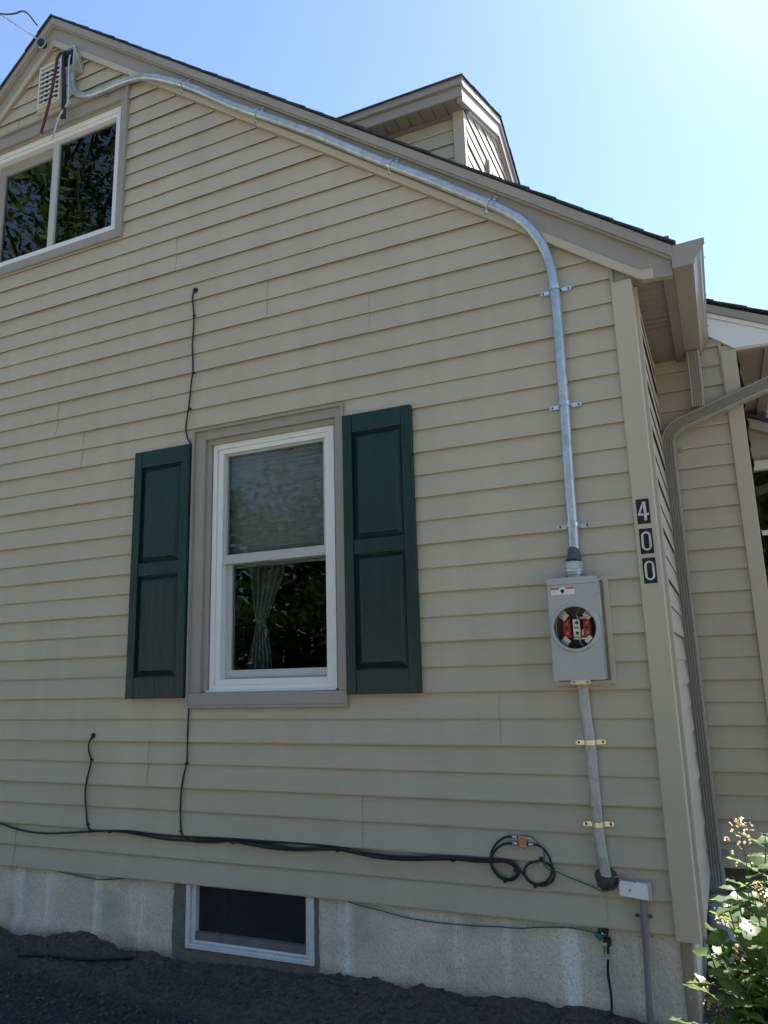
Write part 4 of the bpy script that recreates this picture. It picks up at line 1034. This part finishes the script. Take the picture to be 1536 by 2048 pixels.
# ---------------------------------------------------------------- ground clamp cluster and its cable
gc = empty('ground_clamp', (-.315, -.01, -.06)); tag(gc, 'cluster of grounding clamps on the foundation under the bottom board', 'clamp')
def G(mbx, nm, mt, **k):
    o = mbx.build(nm, mt, **k); reparent([o], gc); return o
q = MB(); q.prism([(-.352, -.022), (-.338, -.012), (-.318, -.030), (-.331, -.043)], -.024, -.006); G(q, 'green_block', mat('green_plastic', (.01, .15, .14), .4), bevel=.0015)
q = MB(); q.box(-.322, -.300, -.03, -.002, -.015, .000); q.tube([(-.305, -.014, 0), (-.306, -.016, -.03), (-.307, -.016, -.085)], .0045, 8); q.tube([(-.335, -.01, -.003), (-.328, -.016, -.015), (-.32, -.018, -.022)], .003, 6); G(q, 'black_bracket', M['blackr'], bevel=.001)
q = MB(); q.box(-.309, -.295, -.032, -.004, -.055, -.032); q.box(-.318, -.308, -.036, -.006, -.045, -.030); G(q, 'black_clip', M['blackr'], bevel=.002)
q = MB(); q.box(-.322, -.306, -.034, -.01, -.053, -.040); q.disc((-.312, -.034, -.046), (0, -1, 0), .006, .006, 6); q.disc((-.319, -.026, -.014), (0, -1, 0), .005, .006, 6); G(q, 'brass_nut', M['yzinc'], bevel=.001)
q = MB(); q.box(-.322, -.318, -.028, -.008, -.085, -.054); q.box(-.314, -.310, -.028, -.008, -.085, -.054); q.box(-.324, -.302, -.03, -.008, -.090, -.080); q.disc((-.306, -.03, -.085), (0, -1, 0), .008, .008, 6); q.tube([(-.322, -.018, -.105), (-.322, -.018, -.085)], .0022, 6); G(q, 'clamp_body', M['cast'], bevel=.001)
cablething('ground_cable', [(-.307, -.016, -.085), (-.312, -.014, -.12), (-.314, -.012, -.155), (-.310, -.014, -.2), (-.310, -.016, -.25), (-.318, -.03, -.30), (-.32, -.04, -.36)], .0045, M['black'], 'black cable running from the grounding clamps down into the soil', 'cable')

# ---------------------------------------------------------------- black coax cables
cn = lambda L, y=-.020: [(x, y, z) for x, z in L]
def clipmark(par, x, z, y=-.022, r=.0055):
    q = MB(); q.disc((x, -.012, z), (0, -1, 0), r, .0155, 10); q.box(x - .002, x + .008, -.026, -.014, z - .003, z + .003); o = q.build('cable_clip', M['blackr']); o.parent = par; return o
def hole(x, z, par):
    q = MB(); q.disc((x, -.004, z), (0, -1, 0), .0145, .017, 20, .0135); q.disc((x, -.021, z), (0, -1, 0), .007, .008, 12, .005); q.build('grommet', M['blackr']).parent = par
t1 = cablething('coax_cable', cn([(-2.163, 2.897), (-2.172, 2.875), (-2.175, 2.845), (-2.168, 2.80), (-2.164, 2.751), (-2.163, 2.67), (-2.168, 2.589), (-2.162, 2.50), (-2.160, 2.435), (-2.170, 2.37), (-2.173, 2.315), (-2.183, 2.231), (-2.194, 2.157), (-2.190, 2.11), (-2.175, 2.072), (-2.146, 2.030), (-2.1495, 2.00)], -.023), .0042, M['black'], 'thin black cable hanging from a hole in the upper siding to the window top', 'cable', 'black cables on the siding')
hole(-2.163, 2.900, t1)
for x, z in ((-2.164, 2.751), (-2.16, 2.435), (-2.172, 2.24)): clipmark(t1, x, z)
t2 = cablething('coax_cable', cn([(-2.131, .76), (-2.133, .72), (-2.135, .674), (-2.134, .572), (-2.136, .517), (-2.149, .471), (-2.161, .407), (-2.165, .344), (-2.163, .282), (-2.157, .225), (-2.139, .199), (-2.087, .183), (-1.98, .186), (-1.874, .196), (-1.788, .199), (-1.682, .193), (-1.56, .186), (-1.44, .193), (-1.355, .198)], -.022), .0042, M['black'], 'thin black cable dropping from the window sill corner and joining the bundle below', 'cable', 'black cables on the siding')
for x, z in ((-2.138, .515), (-2.159, .222)): clipmark(t2, x, z)
t3 = cablething('coax_cable', cn([(-2.711, .631), (-2.719, .622), (-2.734, .594), (-2.728, .555), (-2.711, .521), (-2.72, .477), (-2.735, .418), (-2.738, .36), (-2.727, .284), (-2.714, .223), (-2.70, .203), (-2.676, .196), (-2.586, .202), (-2.459, .208), (-2.36, .204), (-2.239, .199), (-2.122, .200), (-2.008, .203), (-1.875, .206), (-1.682, .206), (-1.443, .206), (-1.307, .200)], -.024), .0042, M['black'], 'thin black cable dropping from a lone hole low on the left siding into the bundle', 'cable', 'black cables on the siding')
hole(-2.711, .634, t3)
for x, z in ((-2.713, .521), (-2.715, .224)): clipmark(t3, x, z)
# three long runs that reach the splitter loops
LA = [(-.754, .200), (-.711, .201), (-.661, .202), (-.634, .198), (-.614, .188), (-.603, .17), (-.608, .154), (-.621, .14), (-.642, .133), (-.665, .135), (-.688, .147), (-.704, .167), (-.711, .189), (-.709, .213), (-.7, .237), (-.683, .259), (-.659, .277), (-.637, .284), (-.622, .285)]
LB = [(-.754, .194), (-.711, .193), (-.662, .197), (-.639, .193), (-.618, .182), (-.609, .17), (-.612, .158), (-.625, .145), (-.642, .138), (-.663, .141), (-.685, .154), (-.701, .176), (-.706, .197), (-.701, .217), (-.687, .237), (-.664, .254), (-.643, .261), (-.622, .262)]
LC = [(-.754, .188), (-.7, .191), (-.661, .195), (-.634, .191), (-.612, .179), (-.598, .166), (-.583, .149), (-.568, .135), (-.548, .126), (-.521, .123), (-.501, .129), (-.484, .143), (-.475, .162), (-.477, .181), (-.488, .193), (-.506, .201), (-.526, .204), (-.546, .202), (-.568, .193), (-.581, .179), (-.585, .164), (-.581, .147), (-.568, .133), (-.55, .126), (-.527, .128), (-.506, .137), (-.491, .154), (-.483, .175), (-.483, .197), (-.488, .219), (-.499, .238), (-.516, .254), (-.536, .262), (-.552, .262)]
run = [(-4.4, .215), (-3.9, .208), (-3.5, .205), (-3.307, .198), (-3.217, .183), (-3.113, .171), (-2.986, .168), (-2.835, .179), (-2.702, .191), (-2.573, .201), (-2.459, .199), (-2.36, .191), (-2.263, .184), (-2.145, .183), (-2.007, .190), (-1.874, .194), (-1.788, .187), (-1.682, .179), (-1.56, .179), (-1.44, .188), (-1.355, .193), (-1.266, .183), (-1.179, .174), (-1.066, .174), (-.956, .182), (-.849, .190), (-.79, .188)]
def run2(dz, s=1): return [(x, z + dz + .003 * math.sin(x * 5 + s)) for x, z in run[-8:]]
t4 = cablething('coax_cable', cn(run + LC, -.022), .0044, M['black'], 'longest black cable running along the bottom of the siding and coiling in the right-hand loop', 'cable', 'black cables on the siding')
t5 = cablething('coax_cable', cn([(-1.355, .198), (-1.236, .191), (-1.122, .186), (-1.01, .190), (-.901, .198), (-.82, .201)] + LA, -.028), .0044, M['black'], 'black cable making the outer turn of the left loop up to the splitter', 'cable', 'black cables on the siding')
t6 = cablething('coax_cable', cn([(-1.307, .195), (-1.2, .180), (-1.1, .179), (-1.0, .184), (-.901, .193), (-.82, .195)] + LB, -.033), .0044, M['black'], 'black cable making the inner turn of the left loop up to the splitter', 'cable', 'black cables on the siding')
for x, z, p_ in ((-2.573, .199, t4), (-1.874, .190, t4), (-1.36, .190, t4), (-.862, .186, t4), (-.548, .119, t4), (-.52, .214, t4), (-.66, .128, t6), (-.618, .168, t5)): clipmark(p_, x, z, r=.007)
q = MB()
for (x, z) in ((-.642, .150), (-.54, .112), (-.52, .197)): ring(q, x, z, .0055, .0014, -.026, 12)
q.build('hook', M['strapm']).parent = t4
# splitter
sp = empty('cable_splitter', (-.582, -.02, .25)); tag(sp, 'small orange-faced cable splitter with metal ports between the two black loops', 'splitter')
def SP(mbx, nm, mt, **k):
    o = mbx.build(nm, mt, **k); reparent([o], sp); return o
q = MB(); q.box(-.5975, -.5685, -.036, -.016, .2525, .291); q.box(-.593, -.587, -.024, -.018, .244, .2525); q.box(-.579, -.571, -.024, -.018, .244, .2525); q.box(-.586, -.580, -.024, -.018, .291, .297); SP(q, 'body', M['cast'], bevel=.0015)
q = MB(); q.box(-.5945, -.5715, -.0368, -.036, .2565, .288); SP(q, 'orange_label', M['orange'])
q = MB()
for z, xa, xb in ((.284, -.614, -.5975), (.262, -.614, -.5975), (.262, -.5685, -.552), (.284, -.5685, -.552)):
    q.tube([(xa, -.026, z), (xb, -.026, z)], .0034, 10)
SP(q, 'port', M['tin'])
q = MB()
for x, z in ((-.617, .284), (-.617, .262), (-.548, .262)):
    q.tube([(x - .005, -.026, z), (x + .005, -.026, z)], .0048, 8)
SP(q, 'connector', M['strapm'])
q = MB(); q.tube([(-.5985, -.026, .284), (-.6035, -.026, .284)], .0058, 10); q.tube([(-.5985, -.026, .262), (-.6035, -.026, .262)], .0058, 10); q.tube([(-.5675, -.026, .262), (-.5625, -.026, .262)], .0058, 10); SP(q, 'rubber_boot', M['blackr'])
# green wires
cablething('ground_wire', [(x, y, z) for x, y, z in [(-.567, -.03, .292), (-.546, -.036, .290), (-.525, -.036, .272), (-.508, -.034, .250), (-.506, -.030, .224), (-.508, -.030, .207), (-.503, -.034, .194), (-.489, -.038, .184), (-.465, -.026, .175), (-.437, -.022, .163), (-.384, -.02, .146), (-.335, -.022, .131), (-.315, -.036, .127), (-.290, -.040, .128), (-.270, -.034, .137), (-.243, -.028, .152)]], .0022, M['green'], 'green wire drooping from the splitter under the black putty to the white box', 'wire', 'green grounding wires', seg=8)
cablething('ground_wire', [(-1.345, -.006, .004), (-1.31, -.008, -.006), (-1.266, -.010, -.013), (-1.179, -.010, -.023), (-1.12, -.008, -.033), (-1.051, -.007, -.041), (-.958, -.007, -.045), (-.808, -.007, -.043), (-.692, -.007, -.036), (-.617, -.009, -.033), (-.56, -.009, -.024), (-.5, -.008, -.018), (-.452, -.009, -.014), (-.399, -.010, -.014), (-.347, -.014, -.020)], .0022, M['green'], 'green wire strung across the right part of the foundation to the clamps', 'wire', 'green grounding wires', seg=8)
cablething('ground_wire', [(-2.93, -.005, .006), (-2.90, -.006, -.004), (-2.83, -.007, -.010), (-2.763, -.007, -.015), (-2.68, -.007, -.020), (-2.637, -.007, -.021), (-2.546, -.007, -.012), (-2.49, -.006, -.004), (-2.45, -.005, .006)], .0022, M['green'], 'short green wire sagging below the siding left of the basement window', 'wire', 'green grounding wires', seg=8)

# ---------------------------------------------------------------- house numbers
def plate(cx_, cz_, kind, label):
    t = empty('house_number', (cx_, -.029, cz_)); tag(t, label, 'house number', 'house numbers on the corner board')
    q = MB(); q.box(cx_ - .0235, cx_ + .0235, -.0315, -.0285, cz_ - .0475, cz_ + .0475); q.box(cx_ - .021, cx_ + .021, -.0325, -.0316, cz_ + .041, cz_ + .044); q.box(cx_ - .021, cx_ + .021, -.0325, -.0316, cz_ - .044, cz_ - .041)
    o = q.build('plate', M['plate'], bevel=.001); reparent([o], t)
    q = MB(); y0, y1 = -.0335, -.0316
    if kind == '0':
        def oval(rx, rz, st, n=8):
            out = []
            for (sx, sz, a0) in ((1, 1, 0), (-1, 1, 90), (-1, -1, 180), (1, -1, 270)):
                for k in range(n + 1):
                    a = R(a0 + 90 * k / n); out.append((cx_ + rx * math.cos(a), cz_ + sz * st + rx * math.sin(a)))
            return out
        A = oval(.0175, 0, .018); B = oval(.0095, 0, .020); n = len(A)
        v = [(x, yy, z) for yy in (y0, y1) for x, z in A] + [(x, yy, z) for yy in (y0, y1) for x, z in B]
        f = []
        for i in range(n):
            j = (i + 1) % n
            f += [(i, j, 2 * n + j, 2 * n + i), (i, n + i, n + j, j), (2 * n + i, 2 * n + j, 3 * n + j, 3 * n + i)]
        q.mesh(v, f)
    else:
        q.prism([(cx_ + .002, cz_ + .036), (cx_ + .011, cz_ + .036), (cx_ + .011, cz_ - .036), (cx_ + .002, cz_ - .036)], y0, y1)
        q.prism([(cx_ - .0195, cz_ - .008), (cx_ + .0195, cz_ - .008), (cx_ + .0195, cz_ - .016), (cx_ - .0195, cz_ - .016)], y0 - .0002, y1)
        q.prism([(cx_ - .0195, cz_ - .010), (cx_ - .011, cz_ - .008), (cx_ + .006, cz_ + .036), (cx_ + .0, cz_ + .036)], y0 - .0004, y1)
    o = q.build('digit', M['digit']); reparent([o], t)
    q = MB(); q.disc((cx_ + .001, -.0326, cz_ + .0425), (0, -1, 0), .003, .001, 8); q.disc((cx_ + .001, -.0326, cz_ - .0425), (0, -1, 0), .003, .001, 8); o = q.build('screw', M['darkbox']); reparent([o], t)
plate(-.0425, 1.463, '4', 'worn black plate with the digit 4, top of the three number plates')
plate(-.0415, 1.3495, '0', 'scratched black plate with a 0, directly under the plate reading 4')
plate(-.0405, 1.239, '0', 'black plate with a 0, lowest of the three number plates')

# ---------------------------------------------------------------- cut service drop at the gable peak
an = empty('wire_anchor', (-3.37, -.07, 4.9)); tag(an, 'black insulator hooked on the left rake near the gable peak, holding a twisted wire', 'insulator')
q = MB(); q.tube([(-3.372, -.062, 4.885), (-3.372, -.078, 4.885), (-3.372, -.094, 4.887), (-3.372, -.108, 4.889)], [.020, .027, .027, .018], 16); o = q.build('spool', M['blackr'], smooth=True); reparent([o], an)
q = MB(); ring(q, -3.372, 4.887, .03, .0045, -.085, 24); o = q.build('wire_loop', M['alu'], smooth=True); reparent([o], an)
mb = MB()
mp_ = smoothpath([(-3.392, -.085, 4.912), (-3.50, -.18, 4.995), (-3.95, -.6, 5.30), (-5.2, -1.8, 6.05), (-9.5, -6, 7.9)], 40)
for ph in (0, PI):
    q_ = []
    for i, p in enumerate(mp_):
        s_ = i * 1.3 + ph; q_.append(p + Vector((0, math.cos(s_), math.sin(s_))) * .0035)
    mb.tube(q_, .0032, 6)
o = mb.build('messenger_wire', M['alu']); tag(o, 'bare twisted wire stretching from the insulator up out of view to the left', 'wire')
cablething('drop_wire', [(-9.5, -6.1, 8.1), (-5.4, -1.9, 6.25), (-3.86, -.42, 5.13), (-3.62, -.33, 5.005), (-3.497, -.3, 4.968), (-3.43, -.3, 4.935), (-3.361, -.3, 4.910), (-3.31, -.3, 4.903), (-3.268, -.3, 4.880), (-3.232, -.3, 4.84), (-3.199, -.3, 4.795), (-3.161, -.3, 4.740)], .0052, M['darkbox'], 'loose black wire curling down against the sky left of the gable peak', 'wire', end=(.003, .02))

# ================================================================ GROUND
def gh(x, y):
    prof = [(-6, -.27), (-3.278, -.286), (-3.163, -.318), (-2.95, -.300), (-2.75, -.256), (-2.6, -.285), (-2.488, -.312), (-2.3, -.300), (-2.09, -.328), (-1.975, -.309), (-1.746, -.296), (-1.648, -.303), (-1.46, -.285), (-1.2, -.276), (-1.09, -.296), (-.98, -.276), (-.85, -.287), (-.618, -.267), (-.5, -.285), (-.43, -.266), (-.354, -.272), (-.19, -.289), (0, -.31), (.6, -.36), (6, -.4)]
    for (a, za), (b, zb) in zip(prof[:-1], prof[1:]):
        if a <= x <= b: z = za + (zb - za) * (x - a) / (b - a); break
    else: z = -.3
    d = max(0, -y)
    f = math.exp(-d * 4)
    z = z * f + -.31 * (1 - f) - .075 * min(d, 4)
    near = 1 if (abs(x + 1.5) < 3.5 and -2 < y < 1) else 0
    if near:
        z += .028 * (noise.fractal(Vector((x * 3.2, y * 3.2, 0)), 1, 2, 4)) * min(1, .35 + d * 3) + .010 * noise.fractal(Vector((x * 17, y * 17, 3)), .9, 2.1, 4)
        c = noise.noise(Vector((x * 42, y * 42, 1))); z += .008 * max(0, c) ** .7
    else: z += .02 * noise.noise(Vector((x * .5, y * .5, 0)))
    return z
xs = [-400, -150, -60, -25, -12, -8, -6, -5]; x = -4.4
while x < 1.2: xs.append(x); x += .017
xs += [1.4, 1.8, 2.5, 4, 7, 12, 25, 60, 150, 400]
ys = [-400, -150, -60, -30, -18, -12, -8, -6, -5, -4, -3.4, -3, -2.6, -2.3, -2.0, -1.8, -1.6, -1.45, -1.3]; y = -1.2
while y < .12: ys.append(y); y += .016
y = .13
ys += [.2, .4, .7, 1.0, 1.5, 2.5, 5, 10, 25, 60, 150, 400]
nx, ny = len(xs), len(ys)
mb = MB(); mb.mesh([(x, y, gh(x, y)) for y in ys for x in xs], [(j * nx + i, j * nx + i + 1, (j + 1) * nx + i + 1, (j + 1) * nx + i) for j in range(ny - 1) for i in range(nx - 1)])
o = mb.build('ground', M['ground'], smooth=True, angle=180); tag(o, 'dark bare soil banked against the house wall', None, kind='structure')
mb = MB();  # unseen slabs added behind the camera to bounce light onto the wall
for i_ in range(12):
    for j_ in range(3):
        x0_, y0_ = -26 + i_ * 4, -13.6 + j_ * 3.1
        mb.box(x0_, x0_ + 3.985, y0_, y0_ + 3.085, -.75, -.575)
M['concrete'] = mat('bounce_concrete', (.34, .32, .28), .85, var=.12, vscale=1.5, bump=.002, bscale=80, fine=.12, fscale=150)
o = mb.build('bounce_slabs', M['concrete'], bevel=.008); tag(o, 'pale concrete slabs added out of view to bounce sunlight onto the wall', None, kind='structure')
# clods
rn = random.Random(5); mb = MB()
def lump(mb, c, r, sq_=.7):
    n = 6; vs = []
    for j in range(1, 4):
        th = PI * j / 4
        for k in range(n):
            ph = 2 * PI * k / n + j * .4; rr_ = r * rn.uniform(.7, 1.2)
            vs.append((c[0] + rr_ * math.sin(th) * math.cos(ph), c[1] + rr_ * math.sin(th) * math.sin(ph), c[2] + rr_ * math.cos(th) * sq_))
    vs += [(c[0], c[1], c[2] + r * sq_), (c[0], c[1], c[2] - r * sq_)]
    f = [(j * n + k, j * n + (k + 1) % n, (j + 1) * n + (k + 1) % n, (j + 1) * n + k) for j in range(2) for k in range(n)]
    f += [(18, (k + 1) % n, k) for k in range(n)] + [(19, 12 + k, 12 + (k + 1) % n) for k in range(n)]
    mb.mesh(vs, f)
for k in range(14000):
    x = rn.uniform(-3.9, .9); y = -abs(rn.gauss(.0, .55)) - .004
    if y < -1.7: continue
    r = .0018 + .009 * rn.random() ** 6
    lump(mb, (x, y, gh(x, y) + r * .3), r)
o = mb.build('soil_clods', M['clod'], smooth=False); tag(o, 'loose crumbs and clods of dark soil', None, kind='stuff')
mb = MB()
for k in range(260):
    x = rn.uniform(-3.9, .9); y = -rn.uniform(.02, 1.3); r = .002 + .005 * rn.random() ** 2; lump(mb, (x, y, gh(x, y) + r * .3), r, .6)
o = mb.build('gravel_bits', M['pebble'], smooth=False); tag(o, 'scattered tiny pale stone bits on the soil', None, kind='stuff')
mb = MB()
for k in range(150):
    x = rn.uniform(-3.9, .4); y = -rn.uniform(.01, .9); z = gh(x, y) + .004; a = rn.uniform(0, PI * 2)
    if k % 3:
        L = rn.uniform(.01, .045); mb.tube([(x, y, z), (x + L * .5 * math.cos(a), y + L * .5 * math.sin(a), z + rn.uniform(0, .006)), (x + L * math.cos(a + .3), y + L * math.sin(a + .3), z)], rn.uniform(.0006, .0013), 4)
    else:
        d = Vector((math.cos(a), math.sin(a), rn.uniform(-.1, .4))) * rn.uniform(.006, .014); q_ = Vector((-d.y, d.x, rn.uniform(-.004, .004))) * .6; c = Vector((x, y, z + .002)); mb.face([c, c + d + q_, c + d * 2, c + d - q_])
M['litter'] = mat('dry_litter', (.16, .12, .075), .85, var=.5, vscale=9)
o = mb.build('leaf_litter', M['litter']); tag(o, 'dry twigs and leaf crumbs on the soil', None, kind='stuff')
# black stick / hose on the soil and a pale dead leaf
cablething('old_hose', [(x, y, gh(x, y) + .010) for x, y in ((-2.36, -.07), (-2.48, -.115), (-2.6, -.155), (-2.72, -.2), (-2.86, -.25))], [.007] * 21, M['blackr'], 'straight piece of black pipe lying on the soil left of the basement window', 'pipe', subd=5)
mb = MB()
for a in range(5):
    an_ = R(-70 + a * 35) + 1.2; c = Vector((-2.62, -.62, gh(-2.62, -.62) + .015)); d = Vector((math.cos(an_), math.sin(an_), .25)); s_ = Vector((-d.y, d.x, 0)) * .3
    mb.face([c, c + d * .012 + s_ * .018, c + d * .032, c + d * .012 - s_ * .018])
o = mb.build('dead_leaf', mat('dead_leaf', (.38, .36, .26), .8)); tag(o, 'small pale dry leaf lying on the dark soil at lower left', 'leaf')

# corrugated drain pipe at the bottom of the downspout
dp = smoothpath([(.042, .80, -.10), (.05, .70, -.17), (.075, .55, -.22), (.12, .35, -.25), (.20, .12, -.275), (.30, -.1, -.29)], 22)
mb = MB(); mb.tube(dp, [.050 if i % 4 < 2 else .044 for i in range(len(dp))], 18)
o = mb.build('drain_pipe', M['drainpipe'], smooth=True, angle=30); tag(o, 'grey ribbed drain pipe on the ground behind the bush', 'pipe')

# ================================================================ BUSH
bush = empty('flowering_bush', (.30, -.95, -.38)); tag(bush, 'leafy green bush with faded flower sprays at the right corner of the house', 'bush')
rb_ = random.Random(21)
lv, stv, fl1, fl2 = MB(), MB(), MB(), MB()
def leaf(mb, base, d, L, Wd, up):
    d = d.normalized(); up = Vector(up); side = d.cross(up)
    if side.length < .1: side = Vector((1, 0, 0))
    side.normalize(); nr = side.cross(d).normalized()
    prof = [(0, .0), (.08, .32), (.22, .78), (.38, 1.0), (.55, .93), (.72, .68), (.87, .34), (1, 0)]
    droop = rb_.uniform(.1, .5); cup = rb_.uniform(.12, .3); tw = rb_.uniform(-.4, .4)
    ctr, lft, rgt, ml, mr = [], [], [], [], []
    for t, w_ in prof:
        c = base + d * (L * t) - nr * (droop * L * t * t * .5)
        s2 = (side * math.cos(tw * t) + nr * math.sin(tw * t)); w2 = Wd * w_ / 2
        rip = nr * (.05 * Wd * math.sin(t * 19))
        ctr.append(c); ml.append(c + s2 * (w2 * .5) + nr * (cup * w2 * .4) + rip * .5); mr.append(c - s2 * (w2 * .5) + nr * (cup * w2 * .4) + rip * .5)
        lft.append(c + s2 * w2 + nr * (cup * w2 * .7) + rip); rgt.append(c - s2 * w2 + nr * (cup * w2 * .7) - rip)
    v = lft + ml + ctr + mr + rgt; n = len(prof); f = []
    for r_ in range(4):
        for i in range(n - 1): f.append((r_ * n + i, r_ * n + i + 1, (r_ + 1) * n + i + 1, (r_ + 1) * n + i))
    mb.mesh(v, f)
def blossom(mb, tip, d, L, n):
    for k in range(n):
        t = rb_.random(); sp_ = (1 - t) * .030 + .006
        c = tip + d * (L * t) + Vector((rb_.gauss(0, 1), rb_.gauss(0, 1), rb_.gauss(0, 1))) * sp_ * .6
        for q in range(3):
            a = Vector((rb_.uniform(-1, 1), rb_.uniform(-1, 1), rb_.uniform(-1, 1))).normalized() * rb_.uniform(.0025, .0045); b = a.cross(Vector((rb_.random(), rb_.random(), 1))).normalized() * .0028
            mb.face([c, c + a + b, c + a * 1.6, c + a - b])
def stem(base, tip, nl, bend, flower=0, ls=1.0):
    base, tip = Vector(base), Vector(tip); mid = (base + tip) / 2 + Vector(bend)
    P_ = smoothpath([base, mid, tip], 8); stv.tube(P_, [.004 - .0028 * i / (len(P_) - 1) for i in range(len(P_))], 6)
    for k in range(nl):
        t = .25 + .75 * (k + .5) / nl; i = min(int(t * (len(P_) - 1)), len(P_) - 2); p = P_[i]; ax = (P_[i + 1] - P_[i]).normalized()
        a = k * 2.4 + rb_.uniform(-.5, .5); d = Vector((math.cos(a), math.sin(a), rb_.uniform(-.5, .35))) + ax * .4
        L = rb_.uniform(.058, .10) * ls * (1.15 - .35 * t); pe = p + d.normalized() * .012
        stv.tube([p, pe], .0012, 5)
        leaf(lv, pe, d, L, L * rb_.uniform(.6, .8), (rb_.uniform(-.4, .4), rb_.uniform(-.4, .4), 1))
        if rb_.random() < .5:
            d2 = Vector((math.cos(a + 3), math.sin(a + 3), .1)); leaf(lv, p, d2, L * .7, L * .42, (rb_.uniform(-.6, .6), 0, 1))
    if flower:
        d = (P_[-1] - P_[-2]).normalized(); stv.tube([tip, tip + d * .09], .001, 5)
        blossom(fl1, tip, d, .085, 42)
root = Vector((.30, -.95, -.38))
for k in range(125):
    a = rb_.uniform(0, 2 * PI); rr_ = rb_.random() ** .5
    tx = .285 + rr_ * .215 * math.cos(a); ty = -.97 + rr_ * .24 * math.sin(a)
    hmax = .30 + 1.6 * max(0, tx - .08)
    h = rb_.uniform(.02, min(.56, hmax))
    stem(root + Vector((rb_.uniform(-.08, .1), rb_.uniform(-.08, .08), 0)), (tx, ty, h), rb_.randint(8, 12), (rb_.uniform(-.06, .06), rb_.uniform(-.06, .06), .05), flower=rb_.random() < .22, ls=.95)
for (tx, ty, tz, n, fl) in ((.070, -.95, .27, 6, 0), (.095, -1.0, .34, 8, 0), (.075, -.9, .22, 7, 1), (.06, -1.0, .20, 7, 0), (.045, -1.02, .14, 8, 0), (.03, -1.05, .08, 8, 0), (.06, -1.1, .10, 8, 0), (.12, -.95, .38, 9, 0), (.14, -.95, .42, 9, 0), (.17, -.98, .47, 9, 1), (.10, -1.08, .18, 8, 0), (.12, -.9, .25, 8, 1)):
    stem(root + Vector((-.06, 0, .02)), (tx, ty, tz), n, (-.01, -.02, .04), flower=fl and tz > .22, ls=1.0)
for nm, b2, mt in (('leaves', lv, M['leaf']), ('stems', stv, M['stem']), ('flowers', fl1, M['flower'])):
    o = b2.build(nm, mt, smooth=(nm == 'leaves'), angle=180); reparent([o], bush)

# ================================================================ TREES across the lawn (seen mirrored in the panes)
def tree(x, y, h, cr_, seed, label):
    r_ = random.Random(seed); t = empty('tree', (x, y, -.9)); tag(t, label, 'tree', 'trees across the lawn')
    q = MB(); q.tube(smoothpath([(x, y, -1.0), (x + .1, y, h * .25), (x - .1, y + .1, h * .5), (x + .1, y, h * .85)], 5), [.28 - .24 * i / 15 for i in range(16)], 10)
    cl = []
    for k in range(16):
        a = r_.uniform(0, 2 * PI); z = h * r_.uniform(.18, .9); rad = cr_ * (1 - abs(z / h - .5) * 1.1) * r_.uniform(.45, 1); c = Vector((x + rad * math.cos(a), y + rad * math.sin(a), z + .4)); cl.append((c, r_.uniform(.9, 1.6)))
        q.tube(smoothpath([(x, y, z * .7), ((x + c.x) / 2, (y + c.y) / 2, z * .9), c], 3), [.09, .08, .07, .06, .045, .03, .02], 6)
    for k in range(24):
        a = r_.uniform(0, 2 * PI); z = h * r_.uniform(.08, 1); rad = cr_ * r_.uniform(.1, .9); cl.append((Vector((x + rad * math.cos(a), y + rad * math.sin(a), z)), r_.uniform(.7, 1.4)))
    o = q.build('trunk', M['bark'], smooth=True); reparent([o], t)
    q = MB()
    for c, R_ in cl:
        for k in range(520):
            d = Vector((r_.gauss(0, 1), r_.gauss(0, 1), r_.gauss(0, .8))).normalized() * (R_ * r_.random() ** .4); p = c + d
            a = Vector((r_.uniform(-1, 1), r_.uniform(-1, 1), r_.uniform(-.6, .6))).normalized(); b = a.cross(Vector((r_.random(), r_.random(), r_.random() + .2))).normalized(); s_ = r_.uniform(.09, .17)
            q.face([p, p + (a + b * .5) * s_ * .7, p + a * s_ * 1.7, p + (a - b * .5) * s_ * .7])
    o = q.build('crown', M['treeleaf']); reparent([o], t)
tree(-11.5, -7.5, 14.0, 3.9, 1, 'tallest leafy tree across the lawn, behind the photographer to the left')
tree(-7.5, -16, 10.0, 4.2, 2, 'broad leafy tree across the lawn, straight behind the photographer')
tree(1.5, -15, 9, 3.6, 3, 'rounded leafy tree across the lawn, behind the photographer to the right')
tree(-19.5, -10, 13.0, 4.2, 4, 'leafy tree across the lawn, farthest to the left')
tree(9, -12, 9, 3.6, 5, 'leafy tree across the lawn, farthest to the right')
q = MB(); r_ = random.Random(9)
for k in range(26000):
    x = r_.uniform(-30, 20); y = -19 + r_.gauss(0, .8); z = -1 + 4.2 * r_.random() ** .8 * (1 + .25 * noise.noise(Vector((x * .35, 0, 0)))); p = Vector((x, y, z))
    a = Vector((r_.uniform(-1, 1), r_.uniform(-1, 1), r_.uniform(-.6, .6))).normalized(); b = a.cross(Vector((r_.random(), r_.random(), r_.random() + .2))).normalized(); s_ = r_.uniform(.12, .2)
    q.face([p, p + (a + b * .5) * s_, p + a * s_ * 1.7, p + (a - b * .5) * s_])
o = q.build('hedge', M['treeleaf']); tag(o, 'long dense hedge behind the trees across the lawn', 'hedge')
q = MB()
for k in range(30000):
    x = r_.uniform(-60, 40); y = -27 + r_.gauss(0, 1.5); z = -1 + (10 + 3 * noise.noise(Vector((x * .15, 3, 0)))) * r_.random() ** .9; p = Vector((x, y, z))
    a = Vector((r_.uniform(-1, 1), r_.uniform(-1, 1), r_.uniform(-.6, .6))).normalized(); b = a.cross(Vector((r_.random(), r_.random(), r_.random() + .2))).normalized(); s_ = r_.uniform(.28, .5)
    q.face([p, p + (a + b * .5) * s_, p + a * s_ * 1.7, p + (a - b * .5) * s_])
o = q.build('woodland', M['treeleaf']); tag(o, 'far line of dark woodland behind the hedge', None, kind='stuff')
